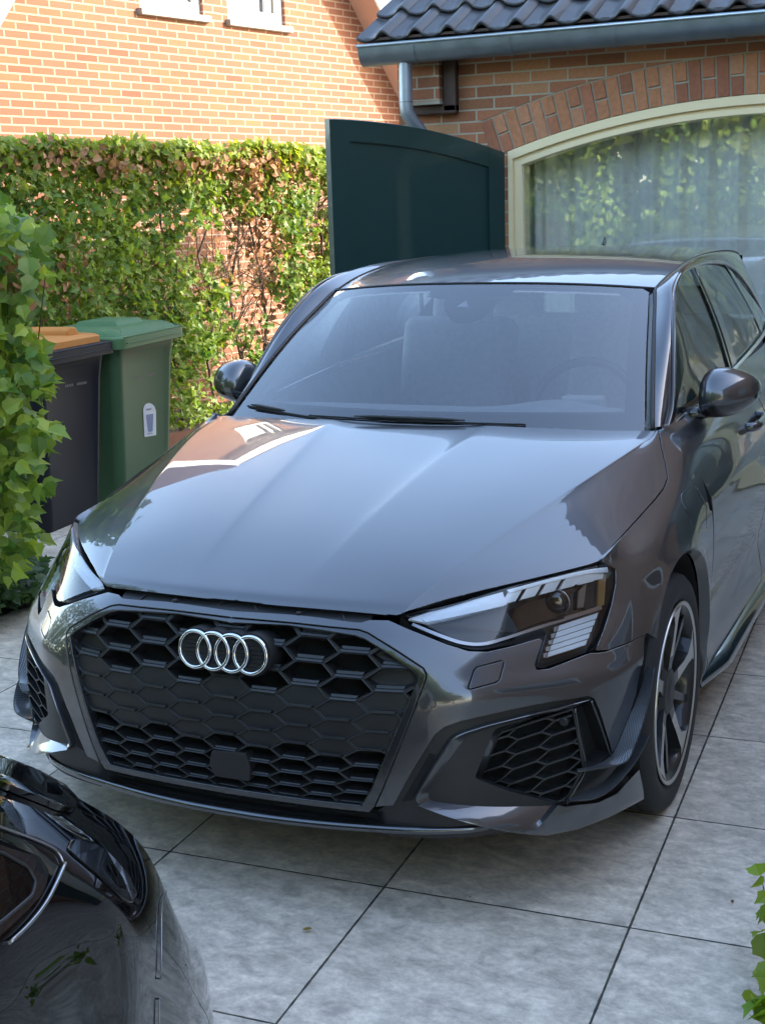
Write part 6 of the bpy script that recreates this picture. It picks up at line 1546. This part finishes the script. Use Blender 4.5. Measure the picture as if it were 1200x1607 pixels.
# ------------------------------------------------------------------ wheelie bins
def bin_(name, org, az_, Lx, Ly, H, mb_body, mb_lid, label, lid2=None, sticker=False):
    """Lx: depth away from the drive, Ly: long side seen from the drive, org: near lower corner of the seen side"""
    B = empty(name, tuple(org), label, 'bin', 'wheelie bins beside the hedge'); a = rad(az_); e1 = np.array([math.cos(a), math.sin(a), 0]); e2 = np.array([-e1[1], e1[0], 0])   # e1 along seen side, e2 away from drive
    O = np.array(org, float)
    def W_(u, v, z): return O+e1*u+e2*v+np.array([0, 0, z])
    # body: rounded-rectangle loops tapering to the foot, with a recessed panel on the long side
    def loop(z, ins, rr=.05, dent=0.0):
        P = []; x0, x1, y0, y1 = ins, Ly-ins*.6, ins, Lx-ins
        for cx_, cy_, a0 in ((x0+rr, y0+rr, math.pi), (x1-rr, y0+rr, 1.5*math.pi), (x1-rr, y1-rr, 0), (x0+rr, y1-rr, .5*math.pi)):
            for k in range(5):
                t = a0+k*math.pi/8; P.append([cx_+rr*math.cos(t), cy_+rr*math.sin(t)])
            if a0 == math.pi:   # long seen side: stepped profile
                for f, d_ in ((.10, 0), (.15, dent), (.87, dent), (.91, 0)): P.append([x0+(x1-x0)*f, y0+d_])
        return [W_(p[0], p[1], z) for p in P]
    mb = MB(); G = [loop(.0, .11, .04), loop(.05, .10, .05, .004), loop(.45, .07, .05, .012), loop(H*.80, .045, .05, .014), loop(H*.87, .035, .05, .012), loop(H*.90, .03, .05, 0), loop(H*.925, .025, .05, 0), loop(H*.93, .0, .06, 0), loop(H*.965, -.006, .06, 0)]
    G = [g+[g[0]] for g in G]; mb.grid(G, flip=True); mb.build('body', mb_body, B, angle=30)
    LD = bpy.data.objects.new('lid', None); COL.objects.link(LD); LD.parent = B
    mb = MB(); G = [loop(H*.925, -.018, .05), loop(H*.928, -.026, .055), loop(H*.985, -.026, .06), loop(H*.992, -.018, .06), loop(H*.995, .012, .06)]
    if lid2 is None: G += [loop(H*1.012, .025, .06), loop(H*1.03, .06, .08), loop(H*1.035, .12, .08)]
    G = [g+[g[0]] for g in G]; mb.grid(G, flip=True); mb.add(G[-1][:-1], [list(range(len(G[-1])-1))]); mb.build('lid_shell', mb_lid, LD, angle=35)
    if lid2:
        mb = MB(); G = [loop(H*.996, .03, .06), loop(H*1.03, .03, .06), loop(H*1.042, .05, .07), loop(H*1.05, .12, .08)]; G = [g+[g[0]] for g in G]; mb.grid(G, flip=True); mb.add(G[-1][:-1], [list(range(len(G[-1])-1))]); mb.build('lid_top', lid2, LD, angle=35)
        mb = MB(); mb.prism([W_(Ly*.62, .10, H*1.04), W_(Ly*.62, .10, H*1.075), W_(Ly*.66, .10, H*1.095), W_(Ly*.74, .10, H*1.09), W_(Ly*.80, .10, H*1.04)], tuple(e2*.25)); mb.build('lid_grip', lid2, LD, bevel=.01)
    else:
        mb = MB(); P4 = [(.35, .15), (.80, .15), (.80, Lx-.15), (.35, Lx-.15)]; A = [W_(u*Ly, v, H*1.032) for u, v in P4]; B_ = [W_((u-.575)*.86*Ly+.575*Ly, (v-Lx/2)*.8+Lx/2, H*1.062) for u, v in P4]
        mb.add(A+B_, [(0, 1, 5, 4), (1, 2, 6, 5), (2, 3, 7, 6), (3, 0, 4, 7), (4, 5, 6, 7)]); mb.build('lid_boss', mb_lid, LD, bevel=.01)
    mb = MB(); mb.tube([W_(.05*Ly, -.030, H*.957), W_(.93*Ly, -.030, H*.957)], .0035, 6); mb.tube([W_(.02*Ly, -.023, H*.992), W_(.98*Ly, -.023, H*.992)], .0035, 6); mb.build('lid_rib', mb_lid, LD)
    mb = MB(); mb.tube([W_(Ly+.015, .04, H*.95), W_(Ly+.055, .04, H*.985), W_(Ly+.055, Lx-.04, H*.985), W_(Ly+.015, Lx-.04, H*.95)], .014, 8); mb.build('handle', mb_body, B, smooth=True)
    for v in (.03, Lx-.08):
        mb = MB(); c = W_(Ly-.17, v+.09, .075); mb.tube([c, c+e2*.04], .075, 20); mb.build('wheel', MT['rubber'], B)
    return B, W_
def plast(n, c): return pbr(n, c, .58, 0, 0, spec=.25, noise=.12, nscale=7, bump=.12, bscale=500, vary_r=.06)
GRN = plast('green_plastic', (.052, .105, .048)); GRL = plast('green_lid_plastic', (.075, .155, .062)); BLK = plast('black_plastic', (.010, .011, .016)); ORG = plast('orange_plastic', (.50, .20, .045))
gb, GW = bin_('wheelie_bin', (-2.83, 3.73, 0), 97.5, .60, .82, 1.0, GRN, GRL, 'green wheelie bin with a white sticker, right of the black one with the orange lid')
bb, BW_ = bin_('wheelie_bin', (-2.80, 2.98, 0), 95, .58, .72, .985, BLK, BLK, 'black wheelie bin with orange lid standing left of the green bin', lid2=ORG)
b3, _ = bin_('wheelie_bin', (-2.90, 2.16, 0), 95, .56, .60, .60, BLK, BLK, 'low dark container half hidden behind the shrub at the left edge')
b3['category'] = 'container'
# sticker with a small blue bin picture, and the faint moulded marks on both bins
ST_ = bpy.data.objects.new('sticker', None); COL.objects.link(ST_); ST_.parent = gb
def face_pt(px, base, e1a, off):  # point on the seen side of the bin
    a = rad(e1a); e1 = np.array([math.cos(a), math.sin(a), 0]); n = np.array([e1[1], -e1[0], 0]); d = ray(px)
    z = .5; 
    for _ in range(6):
        ins = np.interp(z, [.05, .45, .80], [.10+.004, .07+.012, .045+.014]); o = np.array(base)-n*ins+n*off
        k = ((o-CAMP)@n)/(d@n); P = CAMP+d*k; z = P[2]
    return P
sq = fillet([(227, 686, 2), (225, 642, 3), (228, 634, 4), (235, 632, 3), (242, 636, 4), (245, 644, 3), (245.5, 683, 2)], 3)
mb = MB(); P = [face_pt(p, (-2.83, 3.73, 0), 97.5, .003) for p in sq]; mb.add(P, [list(range(len(P)))]); mb.build('sticker_sheet', pbr('sticker_white', (.52, .56, .60), .5), ST_)
mb = MB(); P = [face_pt(p, (-2.83, 3.73, 0), 97.5, .0045) for p in fillet([(229.5, 651, 1.5), (241, 649, 1.5), (240, 677, 1.5), (233, 678, 1.5)], 3)]; mb.add(P, [list(range(len(P)))]); mb.build('bin_picture', pbr('sticker_blue', (.08, .14, .28), .5), ST_)
def marks(p0, p1, n, base, a_, mat, par, h=3.2):
    mb = MB(); r2 = random.Random(3)
    for k in range(n):
        t0, t1 = k/n, (k+.62)/n; c0 = np.array(p0)+(np.array(p1)-np.array(p0))*t0; c1 = np.array(p0)+(np.array(p1)-np.array(p0))*t1
        if r2.random() < .15: continue
        mb.add([face_pt(q, base, a_, .0045) for q in ((c0[0], c0[1]+h/2), (c1[0], c1[1]+h/2), (c1[0], c1[1]-h/2), (c0[0], c0[1]-h/2))], [(0, 1, 2, 3)])
    mb.build('moulded_marks', mat, par)
marks((230, 643), (240, 641), 6, (-2.83, 3.73, 0), 97.5, pbr('print_grey', (.12, .14, .18), .5), ST_, 3)
marks((232, 681), (243, 679), 7, (-2.83, 3.73, 0), 97.5, bpy.data.materials['print_grey'], ST_, 2)
marks((211, 593), (244, 586), 13, (-2.83, 3.73, 0), 97.5, pbr('print_dark', (.03, .04, .045), .5), gb, 4)
marks((103, 606), (137, 600), 13, (-2.80, 2.98, 0), 95, pbr('print_pale', (.10, .11, .12), .5), bb, 4)
# ------------------------------------------------------------------ trees behind the camera (mirrored in glass and paint)
def tree(loc, h, r, tone0, tone1, label, n=5200, ls=.30, th=None):
    T = empty('tree', loc, label, 'tree', 'trees behind the camera'); L0 = np.array(loc, float)
    mb = MB(); pts = [L0+np.array([rng.normal(0, .05)*k, rng.normal(0, .05)*k, h*.75*k/6]) for k in range(7)]; mb.tube(pts, np.linspace(.16, .05, 7), 8)
    for k in range(9):
        a = pts[rng.integers(2, 6)]; th_ = rng.uniform(0, 6.28); b = a+np.array([math.cos(th_)*r*.7, math.sin(th_)*r*.7, rng.uniform(.3, 1.2)]); twigs(mb, a, b, .05, 5, .08)
    mb.build('trunk', MT['bark'], T)
    cl_ = [np.array([rng.normal(0, r*.42), rng.normal(0, r*.42), h*.58+rng.normal(0, h*.17)]) for _ in range(34)]
    P = np.array([cl_[rng.integers(0, 34)]+rng.normal(0, r*.20, 3) for _ in range(n)])+L0; P = P[P[:, 2] > .5]
    leaves('crown', P, ls, 'oval', lambda q: np.array(tone0)+(np.array(tone1)-np.array(tone0))*rng.random((len(q), 1)), MT['leaf'], T, up=.5)
tg = (.10, .18, .02), (.27, .32, .04)
tree((-5.4, -8.6, 0), 6.2, 2.2, *tg, 'broad green tree behind the camera, leftmost of the row seen in reflections')
tree((-1.6, -9.6, 0), 7.2, 2.4, *tg, 'tall green tree behind the camera seen mirrored in the arched window')
tree((2.2, -9.0, 0), 6.0, 2.1, *tg, 'green tree behind the camera mirrored above the car roof')
tree((5.4, -9.2, 0), 5.2, 2.0, (.14, .16, .02), (.30, .24, .03), 'yellowing tree behind the camera to the right')
HB = empty('hedge', (0, -8, 0), 'tall green hedge behind the camera, seen only in reflections', 'hedge')
P = np.stack([rng.uniform(-9, 1.5, 30000), rng.uniform(-9.0, -7.4, 30000), rng.uniform(.1, 4.2, 30000)], 1)
gap_ = np.exp(-((P[:, 0]+3.35)/.38)**2)
P = P[(vnoise(P, 1.6, 31)+.5*vnoise(P, 5, 32) > -.8+gap_*1.0) & (P[:, 2] < 3.6+.5*vnoise(P*[1, 0, 0], 2.0, 33))]
leaves('foliage', P, .13, 'oval', lambda q: np.array([.12, .26, .03])+(np.array([.38, .52, .07])-np.array([.12, .26, .03]))*rng.random((len(q), 1)), MT['leaf'], HB, up=.3, out=np.array([.2, .8, 0]))['kind'] = 'stuff'

# --- tall hedge and trees on the left, beyond the frame
HL_ = empty('hedge', (-4.6, -3, 0), 'dark evergreen hedge left of the drive, seen only in reflections', 'hedge')
P = np.stack([rng.uniform(-5.2, -4.3, 9000), rng.uniform(-9, 1.2, 9000), rng.uniform(.1, 2.9, 9000)], 1)
leaves('foliage', P, .15, 'oval', lambda q: np.array([.03, .06, .015])+np.array([.04, .06, .01])*rng.random((len(q), 1)), MT['leaf'], HL_, up=.3, out=np.array([.8, 0, 0]))['kind'] = 'stuff'
tree((-6.8, -4.2, 0), 5.6, 2.0, (.04, .08, .015), (.10, .15, .03), 'dark tree beyond the left hedge, seen only in reflections', n=4000)

P = np.stack([rng.uniform(-13, 2.5, 7000), rng.uniform(-11.6, -10.8, 7000), rng.uniform(.2, 5.2, 7000)], 1)
BH = empty('hedge', (-5, -11.2, 0), 'very tall dark green hedge layer added farthest behind the camera to block sky in reflections', 'hedge')  # unseen foliage layer added to hide sky gaps in the window reflection
leaves('foliage', P, .34, 'oval', lambda q: np.array([.05, .11, .02])+np.array([.08, .12, .02])*rng.random((len(q), 1)), MT['leaf'], BH, up=.2, out=np.array([0, .9, 0]))['kind'] = 'stuff'

# ------------------------------------------------------------------ the black car in the near corner
C2 = empty('parked_car', (.55, -2.6, 0), 'glossy black car close to the camera, only its rear corner showing at lower left', 'car')
A2 = np.array([math.cos(rad(98)), math.sin(rad(98)), 0]); NF = np.array([A2[1], -A2[0], 0]); C0 = float(un((250, 1400), 2, .88)@NF)
def fp(p, s_):
    d = ray(p); k = (C0-s_-CAMP@NF)/(d@NF); return CAMP+d*k
T2 = [[(-60, 1180, .30), (-60, 1222, .14), (-60, 1285, .055), (-60, 1400, .03), (-60, 1500, .0), (-60, 1620, -.01), (-60, 1760, 0)],
 [(60, 1216, .27), (60, 1248, .13), (60, 1295, .055), (60, 1380, .02), (60, 1480, 0), (60, 1620, -.01), (60, 1760, 0)],
 [(130, 1257, .25), (132, 1284, .13), (130, 1325, .055), (128, 1400, .01), (128, 1480, 0), (128, 1620, 0), (128, 1760, 0)],
 [(190, 1292, .23), (194, 1320, .12), (188, 1362, .045), (178, 1424, .0), (178, 1500, 0), (178, 1620, 0), (178, 1760, 0)],
 [(235, 1342, .21), (238, 1368, .12), (233, 1402, .045), (220, 1450, .005), (216, 1520, 0), (216, 1620, 0), (216, 1760, 0)],
 [(259, 1398, .17), (261, 1420, .12), (256, 1448, .06), (250, 1490, .03), (248, 1545, .02), (247, 1625, .02), (247, 1765, .02)],
 [(283, 1450, .16), (288, 1470, .12), (288, 1500, .08), (285, 1535, .055), (283, 1580, .045), (282, 1645, .04), (281, 1770, .04)],
 [(301, 1480, .19), (310, 1508, .16), (315, 1545, .12), (318, 1580, .095), (320, 1618, .085), (321, 1690, .08), (319, 1800, .08)],
 [(305, 1484, .34), (313, 1512, .32), (319.5, 1550, .28), (323, 1588, .25), (325.5, 1625, .24), (326.5, 1700, .24), (325, 1810, .24)]]
cols2 = [[fp(p[:2], p[2]) for p in c] for c in T2]
B0 = cols2[0]
cols2 = [[q-A2*d for q in B0] for d in (1.9, .9, .35)]+cols2
HWD = .93
def toward(q, s_, da):   # shift a point to inward distance s_ from the flank plane
    return q+NF*((C0-s_)-q@NF)+A2*da
last = cols2[-1]; cols2 += [[toward(q, .58, .04) for q in last], [toward(q, HWD, .05) for q in last]]
# carry the flank down to the sill
for c in cols2:
    b = c[-1]; c.append(np.array([b[0], b[1], .42])-NF*.02); c.append(np.array([b[0], b[1], .22])-NF*.08)
K2 = Surf(cols2, fix=.5); K2.sign = -1; K2.pre()
nU, nV = K2.n-1, K2.m-1
full = [(a, b) for a, b in [(x, 0) for x in np.linspace(0, nU, 40)]+[(nU, y) for y in np.linspace(0, nV, 20)[1:]]+[(x, nV) for x in np.linspace(nU, 0, 40)[1:]]+[(0, y) for y in np.linspace(nV, 0, 20)[1:-1]]]
def k2(px, off=0.): u, v = K2.px(px); u, v = np.array(u), np.array(v); return K2.ev(u, v)+K2.nrm(u, v)*off
panel('rear_quarter', K2, full, MT['paint2'], C2, du=.14, dv=.14, rim=.01, gap=0, seam=False)
# far half of the body and the deck between the two shoulders
QM = bpy.data.objects['rear_quarter'].data if 'rear_quarter' in bpy.data.objects else None
uu = np.linspace(0, nU, 60); top_ = K2.ev(uu, np.zeros(60)); mir_ = top_-2*((top_@NF)-(C0-HWD))[:, None]*NF
G = [[a+(b-a)*t+np.array([0, 0, .05*math.sin(math.pi*t)*min(1, np.linalg.norm(b-a)/1.2)-.004]) for t in np.linspace(0, 1, 14)] for a, b in zip(top_, mir_)]
mb = MB(); mb.grid(G); mb.build('rear_deck', MT['paint2'], C2, smooth=True)
gu_, gv_ = np.meshgrid(np.linspace(0, nU, 50), np.linspace(0, nV, 26), indexing='ij'); Pm = K2.ev(gu_.ravel(), gv_.ravel()); Pm = Pm-2*((Pm@NF)-(C0-HWD))[:, None]*NF
mb = MB(); mb.grid(Pm.reshape(50, 26, 3)); mb.build('far_quarter', MT['paint2'], C2, smooth=True)
# roof / tailgate edge lying over the shoulder
sp2_ = fillet([(-70, 1180), (0, 1196), (60, 1219), (100, 1241), (119, 1262, 8), (116, 1276, 5), (92, 1274, 6), (50, 1257), (0, 1238), (-70, 1212)], 8)
uvp = []
for p in sp2_: uvp.append(K2.px(p))
mb = MB()
O = [k2(p, .001) for p in sp2_]; T_ = [k2(p, .008) for p in sp2_]; cen = np.mean(T_, 0); T3 = [q+(cen-q)*.05+np.array([0, 0, .002]) for q in T_]; T4 = [q+(cen-q)*.3+np.array([0, 0, .005]) for q in T_]
n = len(O); mb.add(O+T_+T3+T4, [(k*n+i, k*n+(i+1) % n, (k+1)*n+(i+1) % n, (k+1)*n+i) for k in range(3) for i in range(n)]); mb.add(T4, [list(range(n))]); o = mb.build('spoiler_lip', MT['paint2'], C2, angle=70)
# tail lamp: dark recessed lens with a raised rim
lens = fillet([(106, 1333, 3), (112, 1319, 6), (138, 1319, 10), (172, 1341), (200, 1374, 8), (214, 1404, 6), (205, 1417, 5), (190, 1410), (150, 1371), (118, 1345, 6)], 6)
mb = MB(); P = [k2(p, .002) for p in lens]; mb.add(P, [list(range(len(P)))]); TL = mb.build('tail_lamp', MT['gloss'], C2)
mb = MB(); mb.tube([k2(p, .0008) for p in lens], .0014, 6, closed=True); mb.build('lamp_rim', MT['paint2'], TL, smooth=True)
# side window with surround and bright strip
wg = fillet([(-70, 1318), (0, 1343), (38, 1364, 6), (50, 1386, 6), (44, 1408, 6), (0, 1446), (-70, 1495)], 6)
sr = fillet([(-70, 1290), (0, 1322), (60, 1346, 10), (74, 1368, 8), (66, 1400, 8), (40, 1430), (0, 1467), (-70, 1515)], 6)
mb = MB(); P = [k2(p, .003) for p in sr]; mb.add(P, [list(range(len(P)))]); SW = mb.build('side_window', MT['gloss'], C2)
mb = MB(); P = [k2(p, .0045) for p in wg]; mb.add(P, [list(range(len(P)))]); mb.build('pane', MT['paint2'], SW)
mb = MB(); mb.tube([k2(p, .005) for p in wg], .0018, 6, closed=True); mb.build('seal', MT['plastic'], SW, smooth=True)
mb = MB(); mb.tube([k2(p, .004) for p in smoothline([(-70, 1545), (0, 1489), (40, 1452), (66, 1420), (84, 1388), (98, 1358)], 5)], .0019, 8); mb.tube([k2(p, .002) for p in smoothline([(-70, 1272), (0, 1300), (50, 1318), (85, 1335), (98, 1356)], 5)], .0012, 8); mb.build('window_strip', MT['alu'], SW, smooth=True)
mb = MB(); mb.tube([k2(p, .003) for p in smoothline([(258, 1400), (252, 1418), (250, 1450), (249, 1520), (246, 1600), (245, 1680)], 5)], .0011, 6); mb.build('bumper_gap_glint', pbr('gap_highlight', (.25, .26, .28), .3, .8), C2, smooth=True)  # pale tube along the seam, its highlight put into the colour
# remaining body, roof and wheels so that the car stands as a whole
mb = MB(); R2 = np.stack([NF, A2, [0, 0, 1]], 1)
cc_ = NF*(C0-.95)+A2*0; base = cc_+A2*(-3.1)
def w2(x, y, z): return NF*(C0-.93+x)+A2*y+np.array([0, 0, z])
ys_ = (fp((0, 1540), 0)@A2)
prof = [(.86, .22), (.90, .55), (.90, .95), (.80, 1.06), (.62, 1.40), (.30, 1.47)]
prof = prof+[(-a, b) for a, b in prof[::-1]]
def ring(y, fz=1.0, fx=1.0, top=None): return [w2(x*fx, y, min(z, top) if top else z) for x, z in prof]
G = [ring(ys_-1.5), ring(ys_-1.8), ring(ys_-2.5), ring(ys_-2.9, top=1.2), ring(ys_-3.4, top=1.02), ring(ys_-4.0, top=.85, fx=.9)]
mb.grid(G, flip=True); mb.build('body_shell', MT['paint2'], C2, angle=50)
for y in (ys_-.25, ys_-2.9):
    for x in (.78, -.78):
        Wq = bpy.data.objects.new('wheel', None); COL.objects.link(Wq); Wq.parent = C2
        mb = MB(); c = w2(x, y, .33); mb.tube([c-NF*.1, c+NF*.1], .33, 32); mb.build('tyre', MT['rubber'], Wq, angle=40)
        mb = MB(); mb.tube([c-NF*.105, c+NF*.105], .22, 32); mb.build('rim', MT['rimdark'], Wq, angle=40)
